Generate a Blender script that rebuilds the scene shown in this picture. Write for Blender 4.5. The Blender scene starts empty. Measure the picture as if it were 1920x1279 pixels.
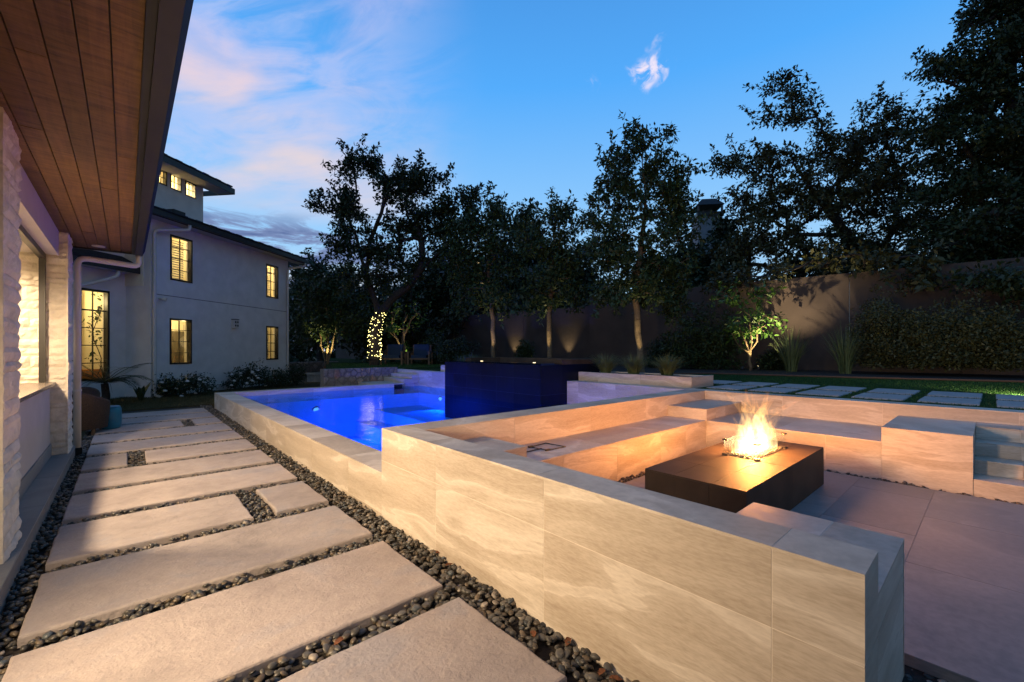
import bpy, math, random
import numpy as np
from mathutils import Vector, noise as mnoise
R = math.radians
rng = np.random.default_rng(7)
random.seed(7)
sc = bpy.context.scene
COL = sc.collection

# ------------------------------------------------------------------ camera
A = R(41.85); F = 808.0; EYE = 1.5
FW = Vector((math.sin(A), math.cos(A), 0)); RT = Vector((math.cos(A), -math.sin(A), 0))
cam = bpy.data.cameras.new('camera'); camo = bpy.data.objects.new('camera', cam); COL.objects.link(camo)
camo.location = (0, 0, EYE); camo.rotation_euler = (R(90), 0, -A)
cam.sensor_width = 36; cam.lens = F / 1920 * 36; cam.shift_y = 17.5 / 1920
cam.clip_start = 0.05; cam.clip_end = 3000
sc.camera = camo

# ------------------------------------------------------------------ render look
sc.render.engine = 'CYCLES'
sc.view_settings.view_transform = 'Standard'; sc.view_settings.look = 'None'
sc.view_settings.exposure = 0.0; sc.view_settings.gamma = 1.0
sc.cycles.use_denoising = True
sc.cycles.max_bounces = 6; sc.cycles.diffuse_bounces = 3; sc.cycles.glossy_bounces = 3
sc.cycles.transmission_bounces = 4; sc.cycles.transparent_max_bounces = 48
sc.cycles.sample_clamp_indirect = 4.0
sc.cycles.use_light_tree = True

# ------------------------------------------------------------------ node helpers
def nd(nt, typ, ins=None, **kw):
    n = nt.nodes.new(typ)
    for k, v in kw.items(): setattr(n, k, v)
    if ins:
        for k, v in ins.items():
            s = n.inputs[k]
            if isinstance(v, bpy.types.NodeSocket): nt.links.new(v, s)
            else: s.default_value = v
    return n
def mth(nt, op, a, b=None, clamp=False):
    ins = {0: a}
    if b is not None: ins[1] = b
    return nd(nt, 'ShaderNodeMath', ins, operation=op, use_clamp=clamp).outputs[0]
def vm(nt, op, a, b=None):
    ins = {0: a}
    if b is not None: ins[1] = b
    n = nd(nt, 'ShaderNodeVectorMath', ins, operation=op)
    return n.outputs['Value'] if op in ('DOT_PRODUCT', 'LENGTH') else n.outputs[0]
def ramp(nt, fac, stops, interp='LINEAR'):
    n = nd(nt, 'ShaderNodeValToRGB', {0: fac}); cr = n.color_ramp; cr.interpolation = interp
    while len(cr.elements) > 1: cr.elements.remove(cr.elements[-1])
    cr.elements[0].position = stops[0][0]; c = stops[0][1]; cr.elements[0].color = c if len(c) == 4 else (*c, 1)
    for p, c in stops[1:]:
        e = cr.elements.new(p); e.color = c if len(c) == 4 else (*c, 1)
    return n.outputs[0]
def mix(nt, fac, a, b, mode='MIX'):
    n = nt.nodes.new('ShaderNodeMix'); n.data_type = 'RGBA'; n.blend_type = mode
    for s, v in ((n.inputs[0], fac), (n.inputs[6], a), (n.inputs[7], b)):
        if isinstance(v, bpy.types.NodeSocket): nt.links.new(v, s)
        else: s.default_value = v if not isinstance(v, tuple) or len(v) == 4 else (*v, 1)
    return n.outputs[2]
def noise(nt, vec, scale, detail=4, rough=.55, dist=0, out=0):
    return nd(nt, 'ShaderNodeTexNoise', {'Vector': vec, 'Scale': scale, 'Detail': detail, 'Roughness': rough, 'Distortion': dist}).outputs[out]
def smooth(nt, v, a, b):
    n = nd(nt, 'ShaderNodeMapRange', {'Value': v, 'From Min': a, 'From Max': b}); n.interpolation_type = 'SMOOTHSTEP'; n.clamp = True
    return n.outputs[0]

# ------------------------------------------------------------------ world: dusk sky with sunset clouds on the left
w = bpy.data.worlds.new('World'); sc.world = w; w.use_nodes = True
nt = w.node_tree; nt.nodes.clear()
SUN_AZ = R(-6); SUN_EL = R(2.0)      # azimuth measured clockwise from +Y
sky = nd(nt, 'ShaderNodeTexSky', sky_type='NISHITA', sun_disc=False)
sky.sun_elevation = SUN_EL; sky.sun_rotation = SUN_AZ; sky.air_density = 1.0; sky.dust_density = 0.4; sky.ozone_density = 4.0; sky.altitude = 200
dirv = nd(nt, 'ShaderNodeTexCoord').outputs['Generated']
dirn = vm(nt, 'NORMALIZE', dirv)
sep = nd(nt, 'ShaderNodeSeparateXYZ', {0: dirn}); dz = sep.outputs[2]
azd = vm(nt, 'DOT_PRODUCT', dirn, (math.sin(SUN_AZ), math.cos(SUN_AZ), 0))
# blue dusk gradient by elevation, dimmer away from the sunset
el = mth(nt, 'MAXIMUM', dz, 0.0)
grad = ramp(nt, el, [(0.0, (.50, .66, .82)), (.12, (.42, .69, .94)), (.30, (.27, .58, .97)), (.52, (.09, .41, .96)), (.66, (.07, .31, .78)), (.80, (.05, .19, .48)), (1.0, (.045, .12, .33))])
away = smooth(nt, azd, -.85, -.1)
grad = mix(nt, mth(nt, 'SUBTRACT', 1.0, away), grad, mix(nt, 1.0, grad, (.62, .46, .40), 'MULTIPLY'))
base = mix(nt, .90, mix(nt, 1.0, sky.outputs[0], (.10, .10, .10), 'MULTIPLY'), grad)
# sunset clouds by azimuth and elevation
az = nd(nt, 'ShaderNodeMath', {0: sep.outputs[0], 1: sep.outputs[1]}, operation='ARCTAN2').outputs[0]
side = mth(nt, 'MULTIPLY', smooth(nt, az, .68, .24), smooth(nt, az, -1.3, -.6))
def azel(ka, ke, tilt, off=0.0):
    return nd(nt, 'ShaderNodeCombineXYZ', {0: mth(nt, 'MULTIPLY', az, ka), 1: mth(nt, 'SUBTRACT', mth(nt, 'MULTIPLY', el, ke), mth(nt, 'MULTIPLY', az, tilt)), 2: off}).outputs[0]
cn = noise(nt, azel(1.7, 6.0, 1.2, 3.1), 1.2, 7, .52, .45)
cn2 = noise(nt, azel(3.0, 10.0, 2.0, 8.4), 1.5, 6, .6, 1.2)
band = smooth(nt, el, .24, .33)
soft = mth(nt, 'MULTIPLY', mth(nt, 'MULTIPLY', side, band), smooth(nt, cn2, .30, .62))
c1 = mix(nt, mth(nt, 'MULTIPLY', soft, .52), base, (.54, .57, .82))
pinkm = mth(nt, 'MULTIPLY', mth(nt, 'MULTIPLY', smooth(nt, cn, .41, .70), side), band)
pinkc = ramp(nt, el, [(.26, (1.0, .66, .46)), (.37, (1.0, .68, .46)), (.47, (.94, .64, .56)), (.60, (.62, .55, .80)), (.8, (.40, .42, .72))])
c1 = mix(nt, mth(nt, 'MULTIPLY', pinkm, .66), c1, pinkc)
# low blue-grey bank near the horizon with pale gaps
ln = noise(nt, azel(3.2, 15.0, .6, 1.7), 1.6, 7, .62, .8)
lowb = mth(nt, 'MULTIPLY', mth(nt, 'MULTIPLY', smooth(nt, el, .285, .235), smooth(nt, az, .62, .36)), smooth(nt, ln, .43, .52))
c1 = mix(nt, mth(nt, 'MULTIPLY', mth(nt, 'MULTIPLY', smooth(nt, el, .22, .12), smooth(nt, az, .62, .36)), .7), c1, (.62, .60, .62))
lowc = mix(nt, smooth(nt, ln, .46, .66), (.20, .26, .46), (.065, .105, .27))
c1 = mix(nt, mth(nt, 'MULTIPLY', lowb, .95), c1, lowc)
# thin grey wisps low on the right
wis = mth(nt, 'MULTIPLY', mth(nt, 'MULTIPLY', smooth(nt, el, .34, .22), smooth(nt, azd, .6, .3)), smooth(nt, noise(nt, vm(nt, 'MULTIPLY', dirn, (2, 2, 14)), 1.6, 5, .6, .4), .55, .72))
c1 = mix(nt, mth(nt, 'MULTIPLY', wis, .35), c1, (.16, .30, .46))
# two lone scraps of cloud in the clear blue
def scrap(col, u, v, r, cut, amt):
    d = (FW + RT * ((u - 960) / F) + Vector((0, 0, 1)) * ((657 - v) / F)).normalized()
    o = vm(nt, 'SUBTRACT', dirn, tuple(d)); dist = mth(nt, 'ADD', vm(nt, 'LENGTH', o), mth(nt, 'MULTIPLY', mth(nt, 'SUBTRACT', noise(nt, dirn, 17, 3, .6, .8), .5), .11))
    m = mth(nt, 'MULTIPLY', smooth(nt, dist, r, r * .1), smooth(nt, noise(nt, vm(nt, 'ADD', dirn, (.3, .1, .7)), 30, 6, .62, .9), cut, cut + .22))
    return mix(nt, mth(nt, 'MULTIPLY', m, amt), col, (.92, .78, .86))
c1 = scrap(c1, 1218, 132, .044, .40, .85)
c1 = scrap(c1, 1108, 152, .024, .44, .22)
bg = nd(nt, 'ShaderNodeBackground', {0: c1, 1: 1.12})
nt.links.new(bg.outputs[0], nd(nt, 'ShaderNodeOutputWorld').inputs[0])

# the sun itself is all but gone: a faint wide glow from the sunset side
sl = bpy.data.lights.new('sun', 'SUN'); sl.energy = 0.06; sl.angle = R(20); sl.color = (1, .72, .6)
so = bpy.data.objects.new('sun', sl); COL.objects.link(so)
sd = Vector((math.sin(SUN_AZ) * math.cos(R(6)), math.cos(SUN_AZ) * math.cos(R(6)), math.sin(R(6))))
so.rotation_euler = (-sd).to_track_quat('-Z', 'Y').to_euler(); so.location = sd * 60

# ------------------------------------------------------------------ geometry helpers
def P(u, v, d):            # a point at depth d along a line of sight of the survey photograph
    return FW * d + RT * ((u - 960) / F * d) + Vector((0, 0, EYE + (657 - v) / F * d))
def G(u, v, z):            # where that line meets the level z
    return P(u, v, F * (EYE - z) / (v - 657))
ORG = {}
class MB:
    def __init__(s): s.v = []; s.f = []; s.sm = False
    def box(s, x0, x1, y0, y1, z0, z1):
        b = len(s.v)
        s.v += [(x0, y0, z0), (x1, y0, z0), (x1, y1, z0), (x0, y1, z0), (x0, y0, z1), (x1, y0, z1), (x1, y1, z1), (x0, y1, z1)]
        s.f += [tuple(b + i for i in q) for q in ((0, 3, 2, 1), (4, 5, 6, 7), (0, 1, 5, 4), (1, 2, 6, 5), (2, 3, 7, 6), (3, 0, 4, 7))]
        return s
    def hexa(s, pts):      # eight corners: bottom loop then top loop
        b = len(s.v); s.v += [tuple(p) for p in pts]
        s.f += [tuple(b + i for i in q) for q in ((0, 3, 2, 1), (4, 5, 6, 7), (0, 1, 5, 4), (1, 2, 6, 5), (2, 3, 7, 6), (3, 0, 4, 7))]
        return s
    def tube(s, pts, rad, n=8, cap=True):
        pts = [Vector(p) for p in pts]; b0 = len(s.v); m = len(pts)
        if not hasattr(rad, '__len__'): rad = [rad] * m
        t0 = (pts[1] - pts[0]).normalized()
        up = Vector((0, 0, 1)) if abs(t0.z) < .9 else Vector((1, 0, 0))
        a = t0.cross(up).normalized()
        for i, p in enumerate(pts):
            t = (pts[min(i + 1, m - 1)] - pts[max(i - 1, 0)]).normalized()
            a = (a - t * a.dot(t)).normalized(); c = t.cross(a)
            for k in range(n):
                th = 2 * math.pi * k / n
                s.v.append(tuple(p + (a * math.cos(th) + c * math.sin(th)) * rad[i]))
        for i in range(m - 1):
            for k in range(n):
                q = b0 + i * n
                s.f.append((q + k, q + (k + 1) % n, q + n + (k + 1) % n, q + n + k))
        if cap:
            s.f.append(tuple(b0 + k for k in range(n))[::-1]); s.f.append(tuple(b0 + (m - 1) * n + k for k in range(n)))
        return s
    def lathe(s, prof, c=(0, 0, 0), n=20):
        b = len(s.v)
        for r, z in prof:
            for k in range(n):
                th = 2 * math.pi * k / n; s.v.append((c[0] + r * math.cos(th), c[1] + r * math.sin(th), c[2] + z))
        for i in range(len(prof) - 1):
            for k in range(n):
                q = b + i * n; s.f.append((q + k, q + (k + 1) % n, q + n + (k + 1) % n, q + n + k))
        s.f.append(tuple(b + k for k in range(n))[::-1]); s.f.append(tuple(b + (len(prof) - 1) * n + k for k in range(n)))
        return s
    def ico(s, c, r, sub=1):
        v, f = ICO[sub]; b = len(s.v)
        r = r if hasattr(r, '__len__') else (r, r, r)
        s.v += [(c[0] + p[0] * r[0], c[1] + p[1] * r[1], c[2] + p[2] * r[2]) for p in v]
        s.f += [tuple(b + i for i in q) for q in f]; return s
def icosphere(sub):
    import bmesh
    bm = bmesh.new(); bmesh.ops.create_icosphere(bm, subdivisions=sub, radius=1)
    v = [tuple(x.co) for x in bm.verts]; f = [tuple(x.index for x in q.verts) for q in bm.faces]; bm.free(); return v, f
ICO = {1: icosphere(1), 2: icosphere(2)}
def tag(o, label=None, cat=None, group=None, kind=None):
    for k, v in (('label', label), ('category', cat), ('group', group), ('kind', kind)):
        if v: o[k] = v
    return o
def wo(o): return ORG.get(o.name, Vector((0, 0, 0)))
def obj(name, mb, mat, parent=None, loc=None, sm=False):
    org = Vector(loc) if loc is not None else (wo(parent) if parent else Vector((0, 0, 0)))
    me = bpy.data.meshes.new(name)
    me.from_pydata([(p[0] - org.x, p[1] - org.y, p[2] - org.z) for p in mb.v], [], mb.f)
    if mat: me.materials.append(mat)
    if sm or mb.sm: me.polygons.foreach_set('use_smooth', [True] * len(me.polygons))
    me.update()
    o = bpy.data.objects.new(name, me); COL.objects.link(o)
    if parent: o.parent = parent; o.location = org - wo(parent)
    else: o.location = org
    ORG[o.name] = org
    return o
def thing(name, label, cat, loc, group=None):
    o = bpy.data.objects.new(name, None); COL.objects.link(o); o.empty_display_size = .2
    o.location = loc; ORG[o.name] = Vector(loc); return tag(o, label, cat, group)
def fastmesh(name, V, Fq, mat, parent=None, loc=None, sm=False):   # numpy verts (n,3), faces (m,k)
    org = Vector(loc) if loc is not None else (wo(parent) if parent else Vector((0, 0, 0)))
    V = np.asarray(V, dtype=np.float32) - np.array(org, dtype=np.float32); Fq = np.asarray(Fq, dtype=np.int32)
    me = bpy.data.meshes.new(name); m, k = Fq.shape
    me.vertices.add(len(V)); me.vertices.foreach_set('co', V.ravel())
    me.loops.add(m * k); me.loops.foreach_set('vertex_index', Fq.ravel())
    me.polygons.add(m); me.polygons.foreach_set('loop_start', np.arange(0, m * k, k, dtype=np.int32))
    if sm: me.polygons.foreach_set('use_smooth', np.ones(m, dtype=bool))
    me.update(calc_edges=True); me.validate()
    if mat: me.materials.append(mat)
    o = bpy.data.objects.new(name, me); COL.objects.link(o)
    if parent: o.parent = parent; o.location = org - wo(parent)
    else: o.location = org
    ORG[o.name] = org
    return o
def lamp(name, typ, loc, energy, color, parent=None, size=.05, aim=None, spot=None, blend=.5):
    l = bpy.data.lights.new(name, typ); l.energy = energy; l.color = color
    if typ in ('POINT', 'SPOT'): l.shadow_soft_size = size
    if typ == 'SPOT': l.spot_size = R(spot or 60); l.spot_blend = blend
    if typ == 'AREA': l.size = size
    o = bpy.data.objects.new(name, l); COL.objects.link(o)
    o.location = Vector(loc) - (wo(parent) if parent else Vector((0, 0, 0)))
    if parent: o.parent = parent
    if aim is not None: o.rotation_euler = (Vector(aim) - Vector(loc)).to_track_quat('-Z', 'Y').to_euler()
    return o

# ------------------------------------------------------------------ materials
MATS = {}
def newmat(name):
    m = bpy.data.materials.new(name); m.use_nodes = True; nt = m.node_tree
    b = nt.nodes['Principled BSDF']; b.inputs['Specular IOR Level'].default_value = .35
    MATS[name] = m; return m, nt, b
def oc(nt): return nd(nt, 'ShaderNodeTexCoord').outputs['Object']
def orand(nt): return nd(nt, 'ShaderNodeObjectInfo').outputs['Random']
def setbump(nt, b, h, strength=.3, dist=.01):
    n = nd(nt, 'ShaderNodeBump', {'Height': h, 'Strength': strength, 'Distance': dist}); nt.links.new(n.outputs[0], b.inputs['Normal'])
def simple(name, col, rough=.6, var=.12, scale=8, bump=0, bscale=60, metal=0, spec=.35):
    m, nt, b = newmat(name); v = oc(nt)
    n = noise(nt, v, scale, 5)
    lo = tuple(c * (1 - var) for c in col); hi = tuple(min(1, c * (1 + var)) for c in col)
    nt.links.new(ramp(nt, n, [(.3, lo), (.7, hi)]), b.inputs['Base Color'])
    b.inputs['Roughness'].default_value = rough; b.inputs['Metallic'].default_value = metal; b.inputs['Specular IOR Level'].default_value = spec
    if bump: setbump(nt, b, noise(nt, v, bscale, 4), bump, .01)
    return m
def porcelain(name, cols, grain=1.0, axis=0):
    m, nt, b = newmat(name); v = oc(nt)
    r = orand(nt); sc_ = nd(nt, 'ShaderNodeVectorMath', {0: (37., 19., 53.), 'Scale': r}, operation='SCALE').outputs[0]
    p = vm(nt, 'ADD', v, sc_)
    warp = nd(nt, 'ShaderNodeTexNoise', {'Vector': p, 'Scale': .9, 'Detail': 2.0, 'Roughness': .5}).outputs['Color']
    wv = nd(nt, 'ShaderNodeVectorMath', {0: vm(nt, 'SUBTRACT', warp, (.5, .5, .5)), 'Scale': .40}, operation='SCALE').outputs[0]
    p2 = vm(nt, 'ADD', p, wv)
    mp = nd(nt, 'ShaderNodeMapping', {'Vector': p2, 'Rotation': (R(-24), R(18), R(9)), 'Scale': (.5, .5, 2.6)}).outputs[0]
    bands = noise(nt, mp, 1.0, 6, .55, .9)
    mp2 = nd(nt, 'ShaderNodeMapping', {'Vector': p2, 'Rotation': (R(-24), R(18), R(9)), 'Scale': (1.6, 1.6, 26)}).outputs[0]
    streak = noise(nt, mp2, 1.6, 5, .6, .3)
    mp3 = nd(nt, 'ShaderNodeMapping', {'Vector': p, 'Rotation': (R(-8), R(5), 0), 'Scale': (14, 14, 75)}).outputs[0]
    fine = noise(nt, mp3, 1.6, 3, .6)
    c = ramp(nt, bands, [(.28, cols[0]), (.43, cols[1]), (.50, cols[2]), (.515, cols[3]), (.60, cols[2]), (.66, cols[1]), (.80, cols[0])])
    c = mix(nt, .18, c, ramp(nt, streak, [(.34, cols[0]), (.52, cols[2]), (.66, cols[3])]))
    c = mix(nt, .17 * grain, c, ramp(nt, fine, [(.35, tuple(x * .55 for x in cols[0])), (.62, cols[3])]))
    nt.links.new(c, b.inputs['Base Color'])
    rr = nd(nt, 'ShaderNodeMapRange', {'Value': fine, 'From Min': .3, 'From Max': .7, 'To Min': .42, 'To Max': .58}).outputs[0]
    nt.links.new(rr, b.inputs['Roughness']); setbump(nt, b, fine, .06, .004)
    return m
BEIGE = porcelain('beige_porcelain', [(.33, .265, .195), (.43, .36, .275), (.51, .44, .35), (.66, .59, .49)])
FLOORT = porcelain('floor_porcelain', [(.14, .158, .165), (.18, .195, .198), (.21, .22, .22), (.26, .265, .26)], 1.6)
GROUT = simple('pale_grout', (.66, .59, .49), .9)
CORE = simple('mortar_core', (.22, .20, .18), .95)
DARKT = simple('dark_bronze_porcelain', (.050, .035, .023), .60, .45, 2.2, .05, 200, 0, .18)
m, nt, b = newmat('blue_tile'); v = oc(nt); r = orand(nt)
c = mix(nt, .5, ramp(nt, noise(nt, v, 1.4, 5), [(.3, (.002, .003, .008)), (.7, (.005, .009, .026))]), ramp(nt, r, [(0, (.002, .003, .008)), (1, (.005, .008, .024))]))
nt.links.new(c, b.inputs['Base Color']); b.inputs['Roughness'].default_value = .34; b.inputs['Specular IOR Level'].default_value = .12
BLUET = m; BGROUT = simple('blue_grout', (.03, .045, .12), .8)
# riven concrete slabs
m, nt, b = newmat('riven_slab'); v = oc(nt); r = orand(nt)
pv = vm(nt, 'ADD', v, nd(nt, 'ShaderNodeVectorMath', {0: (31., 57., 11.), 'Scale': r}, operation='SCALE').outputs[0])
big = noise(nt, pv, 1.7, 6, .6, .4); med = noise(nt, pv, 7.5, 6, .62, .8)
c = ramp(nt, big, [(.25, (.25, .205, .18)), (.40, (.36, .295, .25)), (.53, (.43, .35, .295)), (.64, (.345, .315, .305)), (.80, (.47, .40, .345))])
c = mix(nt, .35, c, ramp(nt, med, [(.3, (.27, .22, .19)), (.7, (.50, .41, .34))]))
pit = smooth(nt, noise(nt, pv, 60, 2, .5), .70, .76)
c = mix(nt, mth(nt, 'MULTIPLY', pit, .6), c, (.14, .11, .09))
c = mix(nt, 1.0, c, ramp(nt, r, [(0, (.78, .83, .90)), (1, (.99, 1.03, 1.09))]), 'MULTIPLY')
nt.links.new(c, b.inputs['Base Color']); b.inputs['Roughness'].default_value = .72
mpv = nd(nt, 'ShaderNodeMapping', {'Vector': pv, 'Rotation': (0, 0, R(-30)), 'Scale': (1.0, 2.1, 1.0)}).outputs[0]
fold = nd(nt, 'ShaderNodeTexNoise', {'Vector': mpv, 'Scale': 5.5, 'Detail': 6.0, 'Roughness': .55, 'Distortion': 1.6}, noise_type='RIDGED_MULTIFRACTAL').outputs[0]
steps = nd(nt, 'ShaderNodeMath', {0: mth(nt, 'MULTIPLY', noise(nt, mpv, 3.2, 5, .6, 1.2), 9.0)}, operation='FLOOR').outputs[0]
hh = mth(nt, 'ADD', mth(nt, 'ADD', mth(nt, 'MULTIPLY', fold, .16), mth(nt, 'MULTIPLY', steps, .22)), mth(nt, 'MULTIPLY', noise(nt, pv, 38, 5, .65), .55))
setbump(nt, b, hh, 1.0, .016); SLAB = m
def vcol_mat(name, rough, mul=(1, 1, 1), spec=.4, nscale=40):
    m, nt, b = newmat(name); a = nd(nt, 'ShaderNodeAttribute', attribute_name='Col').outputs[0]
    n = noise(nt, oc(nt), nscale, 4)
    c = mix(nt, 1.0, a, ramp(nt, n, [(.3, (.75, .75, .75)), (.7, (1.2, 1.2, 1.2))]), 'MULTIPLY')
    nt.links.new(c, b.inputs['Base Color']); b.inputs['Roughness'].default_value = rough; b.inputs['Specular IOR Level'].default_value = spec
    return m
PEB = vcol_mat('river_pebble', .42, spec=.45)
def leafmat(name, dark, lite, rough=.5):
    m, nt, b = newmat(name); n = noise(nt, oc(nt), 1.3, 3); n2 = noise(nt, oc(nt), 9.0, 3)
    c = mix(nt, .5, ramp(nt, n, [(.3, dark), (.7, lite)]), ramp(nt, n2, [(.3, dark), (.7, lite)]))
    nt.links.new(c, b.inputs['Base Color']); b.inputs['Roughness'].default_value = rough; b.inputs['Specular IOR Level'].default_value = .3
    return m
L_OAK = leafmat('oak_leaf', (.012, .022, .008), (.035, .055, .018))
L_MID = leafmat('maple_leaf', (.018, .034, .012), (.05, .085, .025))
L_OLIVE = leafmat('olive_leaf', (.022, .028, .010), (.075, .075, .022))
L_FRESH = leafmat('fresh_leaf', (.03, .08, .012), (.09, .19, .03))
L_HEDGE = leafmat('hedge_leaf', (.016, .024, .010), (.10, .10, .034))
L_BLADE = leafmat('grass_blade', (.05, .075, .028), (.15, .19, .075))
L_TURF = leafmat('turf_blade', (.012, .045, .008), (.03, .10, .015))
L_DRY = leafmat('dry_lawn_blade', (.045, .045, .015), (.10, .085, .03))
BARK = simple('bark', (.035, .027, .021), .9, .5, 14, .8, 40)
BARKL = simple('smooth_pale_bark', (.15, .105, .06), .85, .4, 18, .6, 60)
FLOWER = simple('white_petal', (.75, .74, .70), .6)
SOIL = simple('dark_mulch', (.022, .018, .015), .95, .6, 30, 1.0, 45)
STUC = simple('white_stucco', (.64, .615, .58), .85, .08, 2.5, .35, 160)
STUCT = simple('taupe_stucco', (.070, .052, .042), .9, .28, .7, .35, 120)
STUCW = simple('warm_stucco', (.50, .45, .42), .88, .06, 3, .4, 140)
STONE = simple('white_limestone', (.62, .56, .47), .9, .16, 7, 1.0, 34)
ROOF = simple('dark_roof_tile', (.022, .022, .025), .8, .4, 10, .5, 30)
METAL = simple('bronze_metal', (.035, .031, .028), .45, .15, 5, 0, 60, .3)
GUTB = simple('blue_black_gutter', (.006, .010, .030), .6, .1, 5, 0, 60, 0, .05)
BLACK = simple('black_frame', (.012, .011, .011), .4, .2, 6)
CREAM = simple('cream_paint', (.58, .53, .46), .5, .05, 4)
SOFF = simple('soffit_paint', (.45, .44, .42), .8, .05)
WARMIN = simple('warm_interior_wall', (.72, .66, .48), .8, .06, 3)
CEIL = simple('interior_ceiling', (.8, .76, .66), .8, .04)
WICK = simple('brown_wicker', (.055, .030, .016), .6, .5, 60, 1.0, 90)
TEAL = simple('teal_glaze', (.02, .17, .24), .3, .15, 6, 0, 60, 0, .5)
NAVY = simple('navy_cushion', (.015, .035, .075), .9, .2, 30, .3, 200)
TEAKW = simple('teak', (.12, .075, .04), .6, .3, 20)
CONC = simple('pale_concrete', (.36, .33, .28), .85, .15, 8, .4, 60)
PLAST = simple('pool_plaster', (.42, .55, .68), .7, .06, 3)
STEEL = simple('brushed_steel', (.35, .34, .33), .3, .05, 5, 0, 60, .9)
CTOP = simple('stone_counter', (.20, .17, .14), .25, .2, 14, 0, 60, 0, .5)
LEAFDRY = simple('fallen_leaf', (.15, .055, .022), .8, .3, 20)
PAVER = simple('lawn_paver', (.33, .32, .31), .8, .12, 5, .4, 40)
# wood boards
m, nt, b = newmat('rough_cedar'); v = oc(nt); r = orand(nt)
pv = vm(nt, 'ADD', v, nd(nt, 'ShaderNodeVectorMath', {0: (5., 91., 3.), 'Scale': r}, operation='SCALE').outputs[0])
gr = noise(nt, vm(nt, 'MULTIPLY', pv, (28, 1.6, 28)), 1.0, 6, .6, .8)
saw = noise(nt, vm(nt, 'MULTIPLY', pv, (3.5, 22, 5)), 1.0, 5, .65, .5)
c = mix(nt, .5, ramp(nt, gr, [(.3, (.085, .042, .012)), (.7, (.22, .112, .034))]), ramp(nt, saw, [(.3, (.036, .017, .006)), (.6, (.23, .118, .036))]))
c = mix(nt, 1.0, c, ramp(nt, r, [(0, (.75, .75, .75)), (1, (1.15, 1.1, 1.05))]), 'MULTIPLY')
nt.links.new(c, b.inputs['Base Color']); b.inputs['Roughness'].default_value = .65; setbump(nt, b, saw, .5, .01); CEDAR = m
# fieldstone (random tint by object)
m, nt, b = newmat('fieldstone'); v = oc(nt); r = orand(nt)
c = ramp(nt, r, [(0, (.16, .14, .13)), (.3, (.30, .25, .21)), (.55, (.22, .17, .14)), (.7, (.34, .15, .08)), (.78, (.38, .32, .28)), (1, (.20, .18, .17))], 'CONSTANT')
c = mix(nt, .55, c, ramp(nt, noise(nt, v, 9, 6, .65, .6), [(.3, (.08, .07, .065)), (.5, (.24, .2, .18)), (.72, (.42, .36, .32))]))
nt.links.new(c, b.inputs['Base Color']); b.inputs['Roughness'].default_value = .9; setbump(nt, b, noise(nt, v, 22, 5), .8, .02); FIELD = m
def emis(name, col, st):
    m = bpy.data.materials.new(name); m.use_nodes = True; nt = m.node_tree; nt.nodes.clear()
    e = nd(nt, 'ShaderNodeEmission', {0: (*col, 1), 1: st}); nt.links.new(e.outputs[0], nd(nt, 'ShaderNodeOutputMaterial').inputs[0]); return m
BULB = emis('string_bulb', (1, .86, .30), 7)
DOWNL = emis('downlight_lens', (1, .72, .42), 12)
SPOTL = emis('garden_light_lens', (1, .8, .4), 8)
POOLL = emis('pool_light_lens', (.3, .55, 1), 1.6)
FARL = emis('far_window_light', (1, .72, .36), 2.2)
def sheet_glass(name, tint, rough=.02, ior=1.45, bump=None, refl=1.0):
    m = bpy.data.materials.new(name); m.use_nodes = True; nt = m.node_tree; nt.nodes.clear()
    t = nd(nt, 'ShaderNodeBsdfTransparent', {0: (*tint, 1)})
    g = nd(nt, 'ShaderNodeBsdfGlossy', {0: (1, 1, 1, 1), 'Roughness': rough}); fr = nd(nt, 'ShaderNodeFresnel', {0: ior})
    if bump:
        v = oc(nt); h = mth(nt, 'ADD', noise(nt, vm(nt, 'MULTIPLY', v, (1, 1, 1)), bump[0], 3, .5, .3), mth(nt, 'MULTIPLY', noise(nt, v, bump[0] * 5, 2), .18))
        bn = nd(nt, 'ShaderNodeBump', {'Height': h, 'Strength': bump[1], 'Distance': bump[2]})
        nt.links.new(bn.outputs[0], g.inputs['Normal']); nt.links.new(bn.outputs[0], fr.inputs['Normal'])
    ff = mth(nt, 'MULTIPLY', mth(nt, 'MULTIPLY', fr.outputs[0], refl), mth(nt, 'SUBTRACT', 1.0, nd(nt, 'ShaderNodeNewGeometry').outputs['Backfacing']))
    mx = nd(nt, 'ShaderNodeMixShader', {0: ff}); nt.links.new(t.outputs[0], mx.inputs[1]); nt.links.new(g.outputs[0], mx.inputs[2])
    nt.links.new(mx.outputs[0], nd(nt, 'ShaderNodeOutputMaterial').inputs[0]); return m
GLASS = sheet_glass('window_glass', (.93, .94, .92))
GUARD = sheet_glass('guard_glass', (.95, .96, .94))
WATER = sheet_glass('pool_water', (.26, .62, 1.0), .02, 1.30, (3.2, .30, .04), .42)
SPAW = sheet_glass('spa_water', (.25, .32, .42), .02, 1.33, (2.5, .15, .03))

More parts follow.
